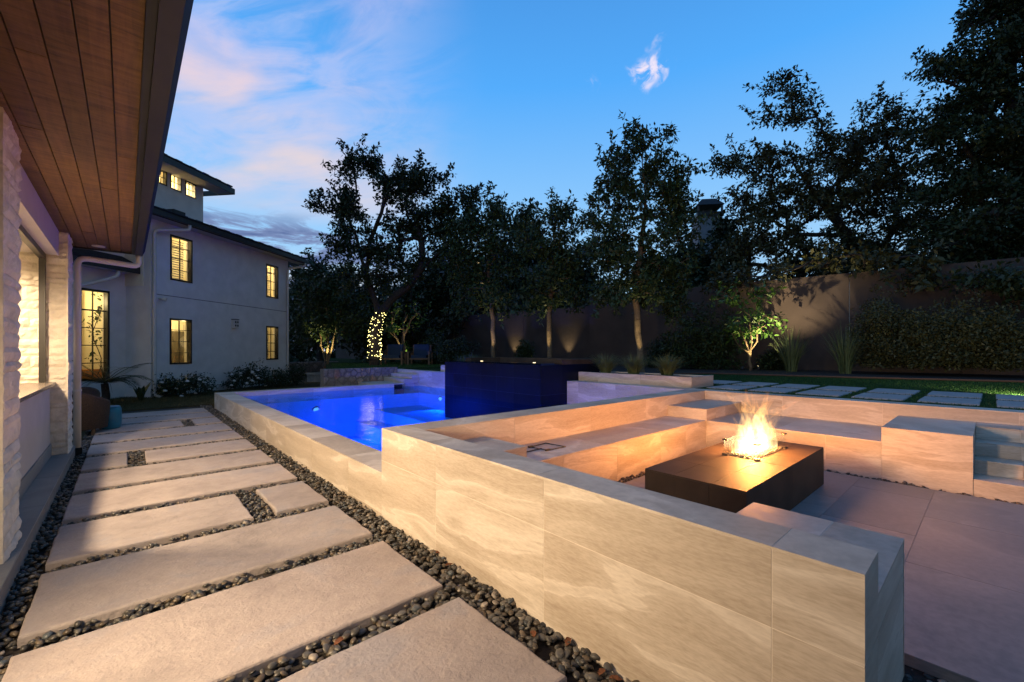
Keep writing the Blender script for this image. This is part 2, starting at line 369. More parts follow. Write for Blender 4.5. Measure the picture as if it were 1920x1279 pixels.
# ------------------------------------------------------------------ tile cladding
T = .012; JG = .002
def brk(a, b, step, start=None):
    out = [a]; x = (a if start is None else start) + (step if start is None else 0)
    while x < b - .02:
        if x > a + .02: out.append(x)
        x += step
    return out + [b]
def clad(parent, bx, faces, tile=BEIGE, core=GROUT, corename='core', tname='tile'):
    x0, x1, y0, y1, z0, z1 = bx; t = lambda f: T if f in faces else 0
    c = MB().box(x0 + t('-x') * .12, x1 - t('+x') * .12, y0 + t('-y') * .12, y1 - t('+y') * .12, z0, z1 - t('+z') * .12)
    co = obj(corename, c, core, parent)
    zt = z1 - (T if '+z' in faces else 0)
    for f, (a, b) in faces.items():
        for i in range(len(a) - 1):
            for j in range(len(b) - 1):
                a0, a1 = a[i] + JG * (i > 0), a[i + 1] - JG * (i < len(a) - 2)
                b0, b1 = b[j] + JG * (j > 0), b[j + 1] - JG * (j < len(b) - 2)
                if f[1] != 'z': b1 = min(b1, zt - .0008)
                m = MB()
                if f == '-x': m.box(x0, x0 + T, a0, a1, b0, b1)
                if f == '+x': m.box(x1 - T, x1, a0, a1, b0, b1)
                if f == '-y': m.box(a0 if '-x' not in faces else max(a0, x0 + T + .0006), a1 if '+x' not in faces else min(a1, x1 - T - .0006), y0, y0 + T, b0, b1)
                if f == '+y': m.box(a0 if '-x' not in faces else max(a0, x0 + T + .0006), a1 if '+x' not in faces else min(a1, x1 - T - .0006), y1 - T, y1, b0, b1)
                if f == '+z': m.box(a0, a1, b0, b1, z1 - T, z1)
                obj(tname, m, tile, parent)
    return co

# levels
ZP = -.014      # pebble surface
ZF = .06       # fire pit floor
ZW = .786      # wall tops round the pit
ZL = .375      # low pool wall
ZWAT = .26     # pool water
ZSEAT = .473; ZBLK = .636
ZLAWN = .765

# ------------------------------------------------------------------ ground and terraces
def sheet(name, pts, z, mat, kind='structure'):
    m = MB(); m.v = [(x, y, z) for x, y in pts]; m.f = [tuple(range(len(pts)))]
    return tag(obj(name, m, mat), kind=kind)
def soilmat(name, a, b_, sc1):
    m, nt, b = newmat(name); v = oc(nt)
    c = mix(nt, .5, ramp(nt, noise(nt, v, .6, 5), [(.3, a), (.7, b_)]), ramp(nt, noise(nt, v, sc1, 5, .7), [(.3, tuple(x * .5 for x in a)), (.7, b_)]))
    nt.links.new(c, b.inputs['Base Color']); b.inputs['Roughness'].default_value = .95; b.inputs['Specular IOR Level'].default_value = .1
    setbump(nt, b, noise(nt, v, sc1 * 1.5, 4), .8, .02); return m
DIRT = soilmat('dry_lawn_soil', (.045, .04, .018), (.095, .075, .035), 18)
TURF = soilmat('turf_base', (.012, .030, .008), (.02, .055, .012), 40)
m = MB()
for x0_, x1_, y0_, y1_ in ((-900, 1.8, -900, 900), (7.9, 900, -900, 900), (1.8, 7.9, -900, 3.6), (1.8, 7.9, 13.7, 900)):
    b0 = len(m.v); m.v += [(x0_, y0_, -.16), (x1_, y0_, -.16), (x1_, y1_, -.16), (x0_, y1_, -.16)]; m.f.append((b0, b0 + 1, b0 + 2, b0 + 3))
tag(obj('ground', m, DIRT), kind='structure')
# lawn by the house, beyond the path (a little above the path bed)
m = MB(); m.box(-6, 14, 15.09, 45, -.3, -.02); m.box(-6, 4.9, 14.75, 15.089, -.3, -.02); tag(obj('house_lawn', m, DIRT), kind='structure')
# upper terrace behind the pit and pool, retained by the pit and pool walls and the stone wall
m = MB(); m.box(7.965, 60, -30, 15.35, -.4, ZLAWN); m.hexa([(5.15, 15.352, -.4), (60, 15.352, -.4), (60, 70, -.4), (23.4, 70, -.4), (5.15, 15.352, ZLAWN + .03), (60, 15.352, ZLAWN + .03), (60, 70, ZLAWN + .03), (23.4, 70, ZLAWN + .03)])
tag(obj('upper_lawn', m, TURF), kind='structure')
# mulch bed in front of the boundary wall
m = MB(); bedpts = [(15.6, -8), (15.05, -.46), (14.07, 2.42), (13.36, 5.8), (11.6, 6.9), (11.4, 18), (24, 40), (40, 40), (40, -8)]
m.v = [(x, y, ZLAWN + .035) for x, y in bedpts]; m.f = [tuple(range(len(bedpts)))]
bed = tag(obj('mulch_bed', m, SOIL), kind='stuff')
m = MB(); m.tube([(x, y, ZLAWN + .03) for x, y in bedpts[:6]], .028, 6)
tag(obj('bed_edging', m, simple('rusty_edging', (.12, .06, .035), .8)), 'thin rust-brown edging strip between turf and mulch bed', 'edging')

# turf blades (uncountable)
def blades(name, mat, region, n, h, wd, z, keepout=None):
    x0, x1, y0, y1 = region
    x = rng.uniform(x0, x1, n); y = rng.uniform(y0, y1, n)
    if keepout is not None:
        k = ~keepout(x, y); x = x[k]; y = y[k]
    n = len(x); th = rng.uniform(0, 2 * np.pi, n); hh = h * rng.uniform(.6, 1.3, n); lean = rng.normal(0, .35, (n, 2)) * hh[:, None]
    V = np.empty((n, 3, 3)); dx = np.cos(th) * wd; dy = np.sin(th) * wd
    V[:, 0] = np.stack([x - dx, y - dy, np.full(n, z)], 1); V[:, 1] = np.stack([x + dx, y + dy, np.full(n, z)], 1)
    V[:, 2] = np.stack([x + lean[:, 0], y + lean[:, 1], z + hh], 1)
    return tag(fastmesh(name, V.reshape(-1, 3), np.arange(n * 3).reshape(-1, 3), mat), kind='stuff')
PAVE = []
ys = [(3.10, 3.70), (2.36, 2.96), (1.615, 2.215), (.865, 1.465), (.115, .72), (-.635, -.03), (-1.385, -.78), (3.85, 4.45)]
for y0, y1 in ys: PAVE += [(8.36, 9.30, y0, y1)] if y0 < 3.8 else []
for y0, y1 in ys: PAVE += [(9.58, 10.56, y0, y1)]
PAVE += [(9.5, 10.4, 12.2, 12.8), (9.5, 10.4, 12.95, 13.55), (9.5, 10.4, 11.45, 12.05)]
def onpave(x, y):
    k = np.zeros(len(x), bool)
    for a, b_, c_, d_ in PAVE: k |= (x > a) & (x < b_) & (y > c_) & (y < d_)
    return k | ((x > 8.0) & (x < 9.15) & (y > 3.75)) | (x > 13.3 + np.clip((5.8 - y) * .28, 0, 2))
blades('turf_grass', L_TURF, (8.0, 15, -3.5, 6.8), 70000, .028, .004, ZLAWN, onpave)
blades('turf_grass', L_TURF, (5.3, 11.5, 15.5, 23), 26000, .045, .007, ZLAWN + .03, lambda x, y: x < .334 * y + .25)
blades('lawn_grass', L_DRY, (-2.5, 4.9, 14.8, 19), 30000, .05, .006, -.02)

def slabmesh(x0, x1, y0, y1, z0, z1, seed, jit=.004, step=.12, bev=.012):
    nx = max(2, int((x1 - x0) / step)); ny = max(2, int((y1 - y0) / step)); m = MB(); loop = []
    rs = random.Random(seed)
    for i in range(nx): loop.append((x0 + (x1 - x0) * i / nx, y0, 0, -1))
    for j in range(ny): loop.append((x1, y0 + (y1 - y0) * j / ny, 1, 0))
    for i in range(nx): loop.append((x1 - (x1 - x0) * i / nx, y1, 0, 1))
    for j in range(ny): loop.append((x0, y1 - (y1 - y0) * j / ny, -1, 0))
    cx, cy = (x0 + x1) / 2, (y0 + y1) / 2; n = len(loop); rings = []
    jj = [rs.uniform(-jit, jit) for _ in loop]
    for (ins, z) in ((0, z0), (0, z1 - bev), (bev * .35, z1 - bev * .3), (bev, z1)):
        b0 = len(m.v)
        for k, (x, y, nx_, ny_) in enumerate(loop):
            o = jj[k] - ins; 
            sx = (1 if x > cx else -1) if abs(x - cx) > (x1 - x0) / 2 - 1e-6 else 0
            sy = (1 if y > cy else -1) if abs(y - cy) > (y1 - y0) / 2 - 1e-6 else 0
            m.v.append((x + sx * o, y + sy * o, z))
        rings.append(b0)
    for a, b_ in zip(rings, rings[1:]):
        for k in range(n): m.f.append((a + k, a + (k + 1) % n, b_ + (k + 1) % n, b_ + k))
    m.f.append(tuple(rings[-1] + k for k in range(n)))
    return m
lp = thing('lawn_pavers', 'two rows of pale grey rectangular pavers set in turf behind the fire pit', 'pavers', (9.4, 2, ZLAWN))
for i, (a, b_, c_, d_) in enumerate(PAVE): obj('paver', slabmesh(a, b_, c_, d_, ZLAWN - .03, ZLAWN + .022, i, .004), PAVER, lp)

# ------------------------------------------------------------------ path of slabs and pebbles
path = tag(obj('path', MB().box(-.56, 1.76, -1.5, 14.745, -.3, -.060), SOIL), kind='structure')
SL = []
XA, XBb = -.425, 1.515
k = 0; y = 1.315 - 1.045 * 2
for i in range(-2, 12):
    p = 1.045 if i < 5 else 1.065
    y0 = 1.315 + 1.045 * i + max(0, i - 5) * .018; y1 = y0 + .86
    if i == 3: SL += [(XA, .855, y0, y1), (1.048, XBb, y0, y1)]
    elif i == 6: SL += [(XA, .015, y0, y1), (.207, XBb, y0, y1)]
    elif i == 9: SL += [(XA, .87, y0, y1), (1.06, XBb, y0, y1)]
    else: SL += [(XA, XBb, y0, y1)]
for i, (a, b_, c_, d_) in enumerate(SL): obj('paving_slab', slabmesh(a, b_, c_, d_, -.065, 0, 40 + i, .005, .09, .014), SLAB, path)

def pebble_positions(regions, size, layers=1.55, keep=None):
    out = []
    for (x0, x1, y0, y1, zt) in regions:
        n = int((x1 - x0) * (y1 - y0) / (size * size * .95) * layers)
        if n < 1: continue
        x = rng.uniform(x0 + .008, x1 - .008, n); y = rng.uniform(y0 + .008, y1 - .008, n)
        z = zt - .012 + rng.uniform(-.026, .008, n)
        out.append(np.stack([x, y, z], 1))
    return np.concatenate(out)
edges = sorted({(c_, d_) for _, _, c_, d_ in SL})
regs = []
for (c0, d0), (c1, d1) in zip(edges, edges[1:]): regs.append((XA, XBb, d0, c1, ZP))
for i, (a0, a1) in ((3, (.855, 1.048)), (6, (.015, .207)), (9, (.87, 1.06))):
    c_, d_ = edges[i + 2]; regs.append((a0, a1, c_, d_, ZP))
regs += [(1.515, 1.755, -1.2, 14.6, ZP), (-.56, -.425, -1.2, 14.6, ZP), (1.9, 2.76, -.9, .27, ZF - .05), (6.22, 6.34, .13, 2.8, ZF), (2.7, 6.3, 2.69, 2.80, ZF), (6.22, 6.34, -2.5, .13, ZF)]
def place_pebbles(pos, size):
    n = len(pos); L = size * rng.uniform(.55, 1.15, n); W = L * rng.uniform(.62, .9, n); Hh = L * rng.uniform(.36, .6, n)
    return pos, np.stack([L, W, Hh], 1) / 2, rng.uniform(0, np.pi, n), rng.normal(0, .28, (n, 2))
pos = pebble_positions(regs, .043)
far = np.hypot(pos[:, 0], pos[:, 1]); keepn = (far < 6) | (rng.random(len(far)) < .8); pos = pos[keepn]; far = far[keepn]
order = np.argsort(far); pos = pos[order]; far = far[order]
pos, rad, yaw, tilt = place_pebbles(pos, .052)
def pebcol(n):
    t = rng.random(n); base = np.array([.072, .068, .058]) * rng.uniform(.45, 1.55, (n, 1))
    base[t > .72] *= np.array([1.25, 1.02, .78]); base[t > .93] = np.array([.24, .21, .17]) * rng.uniform(.7, 1.2, ((t > .93).sum(), 1))
    base[t < .10] *= np.array([.8, 1.0, 1.25]); return base
pcol = pebcol(len(pos))
def pebble_verts(sub, rs):
    v = np.array(ICO[sub][0]); nn = np.array([mnoise.noise(Vector(p) * 1.1 + Vector((rs * 7.1, rs * 3.3, 0))) for p in v])
    return v * (1 + .22 * nn)[:, None], np.array(ICO[sub][1])
VAR = {s: [pebble_verts(s, k) for k in range(10)] for s in (1, 2)}
def rotm(yaw, tilt):
    cz, sz = np.cos(yaw), np.sin(yaw); M = np.array([[cz, -sz, 0], [sz, cz, 0], [0, 0, 1]])
    cx, sx = np.cos(tilt[0]), np.sin(tilt[0]); cy, sy = np.cos(tilt[1]), np.sin(tilt[1])
    return np.array([[1, 0, 0], [0, cx, -sx], [0, sx, cx]]) @ np.array([[cy, 0, sy], [0, 1, 0], [-sy, 0, cy]]) @ M
def setcol(me, cols):
    at = me.color_attributes.new('Col', 'FLOAT_COLOR', 'POINT'); at.data.foreach_set('color', np.concatenate([cols, np.ones((len(cols), 1))], 1).astype(np.float32).ravel())
# 300 nearest visible pebbles one by one, the rest joined
vis = np.array([(Vector(p).dot(FW) > .35 and abs(Vector(p).dot(RT)) < Vector(p).dot(FW) * 1.2 and (EYE - p[2]) / Vector(p).dot(FW) < .775) for p in pos])
ind = np.where(vis)[0][:300]; indset = set(ind.tolist())
VS, FS, CS, nb = [], [], [], 0
for i in range(len(pos)):
    if i in indset: continue
    s = 2 if far[i] < 3.2 else 1; v, f = VAR[s][i % 10]
    vv = (v * rad[i]) @ rotm(yaw[i], tilt[i]).T + pos[i]
    VS.append(vv); FS.append(f + nb); nb += len(v); CS.append(np.repeat(pcol[i][None], len(v), 0))
bedo = fastmesh('pebble_bed', np.concatenate(VS), np.concatenate(FS), PEB, None, None, True); setcol(bedo.data, np.concatenate(CS)); tag(bedo, kind='stuff')
pm = []
for k in range(24):
    v, f = VAR[2][k % 10]; me = bpy.data.meshes.new('pebble'); me.from_pydata([tuple(p) for p in v], [], [tuple(q) for q in f.tolist()])
    me.polygons.foreach_set('use_smooth', [True] * len(me.polygons)); me.materials.append(PEB); setcol(me, np.repeat(pebcol(1), len(v), 0)); pm.append(me)
for j, i in enumerate(ind):
    o = bpy.data.objects.new('pebble', pm[j % 24]); COL.objects.link(o); o.parent = bedo
    o.location = pos[i]; o.scale = rad[i]; o.rotation_euler = (tilt[i][0], tilt[i][1], yaw[i])
# a few fallen leaves on the pebbles
for k, (u, v_) in enumerate([(818, 1037), (905, 1070), (1000, 1190), (1065, 1205), (1128, 1262), (1155, 1275), (635, 1205), (842, 1060)]):
    p = G(u, v_, -.02); th = random.uniform(0, 6.28); m = MB(); a, b_ = .032, .016
    q = [(-a, 0, .004), (-.3 * a, b_, .012), (a * .6, b_ * .8, .016), (a, 0, .008), (a * .6, -b_ * .8, .012), (-.3 * a, -b_, .01)]
    m.v = [(p.x + x * math.cos(th) - y_ * math.sin(th), p.y + x * math.sin(th) + y_ * math.cos(th), p.z + z_) for x, y_, z_ in q] + [(p.x + x * math.cos(th) - y_ * math.sin(th), p.y + x * math.sin(th) + y_ * math.cos(th), p.z + z_ - .002) for x, y_, z_ in q]
    m.f = [(0, 1, 2, 3, 4, 5), (11, 10, 9, 8, 7, 6)] + [(i, (i + 1) % 6, (i + 1) % 6 + 6, i + 6) for i in range(6)]
    tag(obj('fallen_leaf', m, LEAFDRY, None, p), 'small dry orange-brown leaf lying among the dark path pebbles', 'leaf', 'fallen leaves on the pebbles')

# ------------------------------------------------------------------ fire pit walls, benches, steps
XW = 1.75; YE = .272; YS = 3.75
zbr = [-.2, .49, ZW]
t = thing('front_seat_wall', 'tall beige tiled wall in the foreground between path and fire pit', 'wall', (1.87, 2, 0))
yb = [YE, .537, 1.686, 2.82, YS]
clad(t, (XW, 1.99, YE, YS, -.2, ZW), {'-x': (yb, zbr), '-y': ([XW, 1.99], zbr), '+x': (brk(YE, YS, 1.15), [0, ZW]), '+z': ([XW, 1.99], [YE, .537, 1.75, 2.95, YS])})
t = thing('end_seat_block', 'low square beige tiled seat at the near end of the foreground wall', 'seat', (2.3, .6, 0))
clad(t, (1.992, 2.66, YE + .002, .91, -.2, ZBLK), {'-y': ([1.992, 2.66], [-.2, .49, ZBLK]), '+x': ([YE, .91], [0, ZBLK]), '+y': ([1.992, 2.66], [0, ZBLK]), '+z': ([1.992, 2.66], [YE, .537, .91])})
t = thing('front_bench', 'beige tiled bench along the inner side of the foreground wall', 'bench', (2.3, 1.9, 0))
clad(t, (1.992, 2.66, .912, 2.80, -.2, ZSEAT), {'+x': (brk(.912, 2.80, .6), [0, ZSEAT]), '+z': ([1.992, 2.66], brk(.912, 2.80, .6))})
t = thing('pool_side_pit_wall', 'beige tiled wall dividing the fire pit from the pool', 'wall', (4.8, 3.6, 0))
xb = [1.992, 3.09, 4.39, 5.7, 7.66]
clad(t, (1.992, 7.648, 3.41, YS, -1.3, ZW), {'-y': (xb, [0, ZW]), '+y': (xb, [-1.3, ZL, ZW]), '+z': ([1.992, 2.9, 4.1, 5.3, 6.5, 7.648], [3.41, YS])})
t = thing('back_pit_wall', 'long beige tiled wall at the back of the fire pit below the turf', 'wall', (7.8, .5, 0))
clad(t, (7.65, 7.96, -3.2, YS, -.4, ZW), {'-x': (brk(-3.2, YS, 1.2, -2.6), [0, ZW]), '+z': ([7.65, 7.96], brk(-3.2, YS, 1.2))})
t = thing('pool_side_bench', 'long beige tiled bench against the pool-side wall of the fire pit', 'bench', (4.6, 3.1, 0))
clad(t, (2.69, 6.338, 2.81, 3.408, -.2, ZSEAT), {'-y': ([2.69, 3.2, 4.1, 5.05, 5.72, 6.338], [-.2, ZSEAT]), '+z': ([2.69, 3.9, 5.1, 6.338], [2.81, 3.408])})
t = thing('back_bench', 'beige tiled bench along the back wall behind the flames', 'bench', (7, 1.8, 0))
clad(t, (6.34, 7.648, .842, 2.80, -.2, ZSEAT), {'-x': ([.842, 1.36, 2.2, 2.80], [-.2, ZSEAT]), '+z': ([6.34, 7.648], [.842, 1.9, 2.80])})
t = thing('near_corner_block', 'raised beige tiled corner seat beside the access panel', 'seat', (2.3, 3.1, 0))
clad(t, (1.992, 2.688, 2.802, 3.408, -.2, ZBLK), {'+x': ([2.802, 3.408], [0, ZBLK]), '-y': ([1.992, 2.688], [0, ZBLK]), '+z': ([1.992, 2.688], [2.802, 3.408])})
t = thing('far_corner_block', 'raised beige tiled corner seat at the far corner of the fire pit', 'seat', (7, 3.1, 0))
clad(t, (6.34, 7.648, 2.802, 3.408, -.2, ZBLK), {'-x': ([2.802, 3.408], [-.2, ZSEAT, ZBLK]), '-y': ([6.34, 6.66, 7.0, 7.648], [0, ZBLK]), '+z': ([6.34, 7.648], [2.802, 3.408])})
t = thing('stair_side_block', 'raised beige tiled seat beside the fire pit stairs', 'seat', (7, .5, 0))
clad(t, (6.34, 7.648, .135, .84, -.2, ZBLK), {'-x': ([.135, .84], [-.2, ZBLK]), '-y': ([6.34, 7.648], [-.2, ZBLK]), '+y': ([6.34, 7.648], [ZSEAT, ZBLK]), '+z': ([6.34, 7.648], [.135, .84])})
t = thing('pit_stairs', 'beige tiled stairs climbing from the fire pit to the turf', 'stairs', (7, -1.2, 0))
for i, (xf, zt) in enumerate(((6.345, .205), (6.66, .35), (6.94, .495), (7.22, ZBLK))):
    bx = (xf, 7.648, -2.6, .133, -.2 if i == 0 else (.207, .352, .497)[i - 1], zt)
    m = obj('step', MB().box(bx[0] + .006, bx[1], bx[2], bx[3], bx[4], bx[5] - .006), GROUT, t)
    for a, b_ in zip(brk(-2.6, .133, 1.2), brk(-2.6, .133, 1.2)[1:]):
        obj('riser_tile', MB().box(xf, xf + T, a + JG, b_ - JG, bx[4] if i else -.2, zt - T - .001), BEIGE, m)
        obj('tread_tile', MB().box(xf, 7.648, a + JG, b_ - JG, zt - T, zt), BEIGE, m)
pf = tag(obj('pit_floor', MB().box(2.76, 6.22, -2.6, 2.68, -.3, ZF - .003), FLOORT), kind='structure')
for j, y0 in enumerate(np.arange(-2.6, 2.68, .6)):
    xs_ = brk(2.76, 6.22, 1.2, 2.76 + (.6 if j % 2 else 1.2)); y1 = min(y0 + .6, 2.68)
    for a, b_ in zip(xs_, xs_[1:]): obj('floor_tile', MB().box(a + JG, b_ - JG, y0 + JG, y1 - JG, ZF - .013, ZF), FLOORT, pf)
tag(obj('pit_subfloor', MB().box(1.9, 7.6, -2.6, 3.4, -.5, .005), SOIL), kind='structure')
# access panel on the bench
t = thing('access_panel', 'black-edged access panel set in the pool-side bench top', 'hatch', (3.2, 3.15, ZSEAT))
q = [G(760 + a / 3, 640 + b_ / 3, ZSEAT) for a, b_ in ((705, 597), (790, 575), (900, 595), (800, 615))]
m = MB(); m.tube([(p.x, p.y, ZSEAT + .004) for p in q + [q[0], q[1]]], .007, 6); obj('frame', m, BLACK, t)
q2 = G(760 + 652 / 3, 640 + 632 / 3, ZSEAT); q3 = G(760 + 765 / 3, 640 + 606 / 3, ZSEAT)
m = MB(); m.tube([(q2.x, q2.y, ZSEAT + .004), (q3.x, q3.y, ZSEAT + .004)], .008, 6); obj('seam_strip', m, BLACK, t)
for p in (q[0], q[3]):
    m = MB(); m.box(p.x - .03, p.x + .03, p.y - .012, p.y + .012, ZSEAT + .001, ZSEAT + .016); obj('hinge', m, BLACK, t)

# ------------------------------------------------------------------ fire table
t = thing('fire_table', 'low dark brown tiled fire table in the middle of the pit', 'fire table', (4.5, 1.63, ZF))
TX0, TX1, TY0, TY1, TZ = 3.41, 5.59, 1.215, 2.05, .458
GX0, GX1, GY0, GY1 = 4.42, 5.22, 1.47, 1.79
obj('body', MB().box(TX0 + .008, TX1 - .008, TY0 + .008, TY1 - .008, ZF, TZ - .008), BLACK, t)
for a, b_ in zip([TY0, 1.49, 1.77], [1.49, 1.77, TY1]): 
    obj('side_panel', MB().box(TX0, TX0 + .011, a + .001, b_ - .001, ZF + .003, TZ - .0125), DARKT, t)
for a, b_ in ((TX0 + .0115, 4.5), (4.5, TX1)): obj('side_panel', MB().box(a + .001, b_ - .001, TY0, TY0 + .011, ZF + .003, TZ - .0125), DARKT, t)
xs_ = [TX0, 3.9, GX0, 4.82, GX1, TX1]; ys_ = [TY0, GY0, GY1, TY1]
for i in range(5):
    for j in range(3):
        if j == 1 and i in (2, 3): continue
        obj('top_tile', MB().box(xs_[i] + .0015, xs_[i + 1] - .0015, ys_[j] + .0015, ys_[j + 1] - .0015, TZ - .012, TZ), DARKT, t)
obj('burner_tray', MB().box(GX0 + .003, GX1 - .003, GY0 + .003, GY1 - .003, TZ - .011, TZ - .002), METAL, t)
n = 900; gv, gf = np.array(ICO[1][0]), np.array(ICO[1][1]); VS, FS = [], []
for i in range(n):
    c_ = np.array([rng.uniform(GX0 + .02, GX1 - .02), rng.uniform(GY0 + .02, GY1 - .02), TZ + rng.uniform(.0, .02)])
    VS.append(gv * rng.uniform(.005, .012, 3) + c_); FS.append(gf + i * len(gv))
tag(fastmesh('fire_glass', np.concatenate(VS), np.concatenate(FS), simple('fire_glass_chip', (.12, .12, .11), .2, .8, 60, 0, 60, .2, .6), t), kind='stuff')
t = thing('glass_wind_guard', 'clear rectangular glass wind guard with metal clips round the flames', 'wind guard', (4.82, 1.63, TZ))
gz0, gz1 = TZ + .012, TZ + .158; g = .006
obj('pane', MB().box(GX0, GX0 + g, GY0 + g, GY1 - g, gz0, gz1), GUARD, t); obj('pane', MB().box(GX1 - g, GX1, GY0 + g, GY1 - g, gz0, gz1), GUARD, t)
obj('pane', MB().box(GX0, GX1, GY0, GY0 + g, gz0, gz1), GUARD, t); obj('pane', MB().box(GX0, GX1, GY1 - g, GY1, gz0, gz1), GUARD, t)
for cx, sx in ((GX0, 1), (GX1, -1)):
    for cy, sy in ((GY0, 1), (GY1, -1)):
        for z0_, z1_ in ((TZ + .001, TZ + .022), (gz1 - .008, gz1 + .006)):
            m = MB(); m.box(min(cx - sx * .007, cx + sx * .04), max(cx - sx * .007, cx + sx * .04), min(cy - sy * .007, cy + sy * .013), max(cy - sy * .007, cy + sy * .013), z0_, z1_)
            m.box(min(cx - sx * .0071, cx + sx * .013), max(cx - sx * .0071, cx + sx * .013), min(cy + sy * .0131, cy + sy * .04), max(cy + sy * .0131, cy + sy * .04), z0_, z1_)
            obj('corner_clip', m, METAL, t)
# flames: closed glowing tongues that add their light to what is behind
m = bpy.data.materials.new('flame'); m.use_nodes = True; nt = m.node_tree; nt.nodes.clear()
at = nd(nt, 'ShaderNodeAttribute', attribute_name='Col').outputs[0]
ht = nd(nt, 'ShaderNodeSeparateColor', {0: at}).outputs[0]
fn = noise(nt, vm(nt, 'MULTIPLY', oc(nt), (17, 17, 8)), 1.0, 3, .55, 1.0)
hc = ramp(nt, ht, [(0, (1, .78, .42)), (.35, (1, .66, .27)), (.7, (1, .50, .13)), (1, (.95, .30, .05))])
st = mth(nt, 'MULTIPLY', ramp(nt, ht, [(0, (.9, .9, .9)), (.4, (.66, .66, .66)), (.8, (.36, .36, .36)), (1, (.0, .0, .0))]), smooth(nt, fn, .36, .62))
e = nd(nt, 'ShaderNodeEmission', {0: hc, 1: mth(nt, 'MULTIPLY', st, .30)})
ad = nd(nt, 'ShaderNodeAddShader'); nt.links.new(e.outputs[0], ad.inputs[0]); nt.links.new(nd(nt, 'ShaderNodeBsdfTransparent').outputs[0], ad.inputs[1])
nt.links.new(ad.outputs[0], nd(nt, 'ShaderNodeOutputMaterial').inputs[0]); FLAME = m
m = MB(); heat = []
rs = random.Random(11)
for k in range(60):
    cxr = rs.gauss(0, .135); x = 4.80 + max(-.29, min(.31, cxr * 1.3)); y_ = 1.63 + rs.uniform(-.10, .10)
    h = max(.12, (.62 - .95 * abs(cxr - .02)) * rs.uniform(.45, 1.15)); r0 = rs.uniform(.034, .078) * (1 if k < 40 else .55)
    ph, am = rs.uniform(0, 6.28), rs.uniform(.012, .045); lean = rs.gauss(.14, .30)
    pts, rr = [], []
    N = 12
    for i in range(N + 1):
        q_ = i / N; off = am * math.sin(ph + q_ * 6.5) * q_ ** .7 + lean * h * q_ * q_; o2 = am * math.cos(ph * 1.7 + q_ * 5.5) * q_
        d_ = RT * off + FW * o2
        pts.append((x + d_.x, y_ + d_.y, TZ + .01 + h * q_)); rr.append(max(.0006, r0 * (.55 + .9 * math.sin(min(1, q_ * 1.5 + .15) * math.pi * .62)) * (1 - q_) ** .8))
    b0 = len(m.v); m.tube(pts, rr, 9)
    heat += [i / N for i in range(N + 1) for _ in range(9)]
fl = obj('flames', m, FLAME, None, (4.82, 1.63, TZ), True); tag(fl, 'bright yellow flames rising from the dark fire table', 'fire')
setcol(fl.data, np.array([[h_, h_, h_] for h_ in heat]))
for dx, dz_, en in ((-.12, .16, 80), (.10, .2, 80), (0.0, .38, 76)):
    lamp('flame_light', 'POINT', (4.80 + dx, 1.63, TZ + dz_), en, (1, .36, .085), fl, .09)

# ------------------------------------------------------------------ pool
t = thing('pool_edge_wall', 'low beige tiled wall between the path and the pool', 'wall', (1.93, 8.5, 0))
clad(t, (XW, 2.12, YS + .002, 13.45, -1.3, ZL), {'-x': (brk(YS, 13.45, 1.2, 4.55), [-.2, .0, ZL]), '+x': ([YS, 6, 8, 10, 13.45], [.0, ZL]), '+z': ([XW, 2.12], brk(YS, 13.45, 1.2, 4.6))})
t = thing('far_pool_wall', 'low beige tiled wall at the far end of the pool', 'wall', (4.2, 13.6, 0))
clad(t, (XW, 6.72, 13.452, 13.80, -1.3, ZL), {'-y': (brk(XW, 6.72, 1.2), [.0, ZL]), '+z': (brk(XW, 6.72, 1.2), [13.452, 13.80]), '+y': (brk(XW, 6.72, 1.2), [-.2, ZL]), '-x': ([13.452, 13.8], [-.2, ZL])})
m = MB(); m.box(6.724, 7.09, 13.46, 13.8, -1.3, .20); m.box(6.724, 7.09, 13.6, 13.8, .2, ZL - .03); obj('skimmer_slot', m, BLACK, t)
obj('skimmer_lid', MB().box(6.722, 7.095, 13.44, 13.80, ZL - .03, ZL), BEIGE, t)
t = thing('back_pool_wall', 'beige tiled wall behind the pool glowing blue beside the spa', 'wall', (7.8, 5.2, 0))
clad(t, (7.66, 7.96, YS + .002, 6.628, -1.3, ZW), {'-x': ([YS, 4.2, 5.3, 6.3, 6.628], [.0, ZW]), '+z': ([7.66, 7.96], [YS, 5.2, 6.628])})
t = thing('far_back_pool_wall', 'beige tiled wall behind the pool at the far side of the spa', 'wall', (7.8, 12, 0))
clad(t, (7.66, 7.96, 10.442, 15.34, -1.3, ZW), {'-x': ([10.442, 11.4, 12.6, 15.34], [.0, ZW]), '+z': ([7.66, 7.96], [10.442, 12.8, 15.34])})
basin = tag(obj('pool_basin', MB(), PLAST), 'rectangular pool basin glowing blue under the water', 'pool basin')
m = MB(); m.box(2.10, 7.7, 3.72, 13.5, -1.32, -1.2); obj('floor', m, PLAST, basin)
for bx in ((2.118, 2.14, 3.75, 13.45, -1.2, .02), (2.14, 7.66, 13.43, 13.453, -1.2, .02), (2.14, 7.66, 3.748, 3.77, -1.2, .3), (7.64, 7.662, 3.77, 13.43, -1.2, .02)): obj('wall', MB().box(*bx), PLAST, basin)
obj('bench', MB().box(5.9, 6.775, 5.0, 10.5, -1.2, -.40), PLAST, basin)
obj('step', MB().box(6.0, 7.64, 10.5, 13.43, -1.2, -.42), PLAST, basin)
obj('step', MB().box(5.4, 6.0, 11.2, 13.43, -1.2, -.75), PLAST, basin)
m = MB(); nx_, ny_ = 2, 2; m.v = [(2.12, YS, ZWAT), (7.66, YS, ZWAT), (7.66, 13.452, ZWAT), (2.12, 13.452, ZWAT)]; m.f = [(0, 1, 2, 3)]
tag(obj('water', m, WATER), kind='structure')
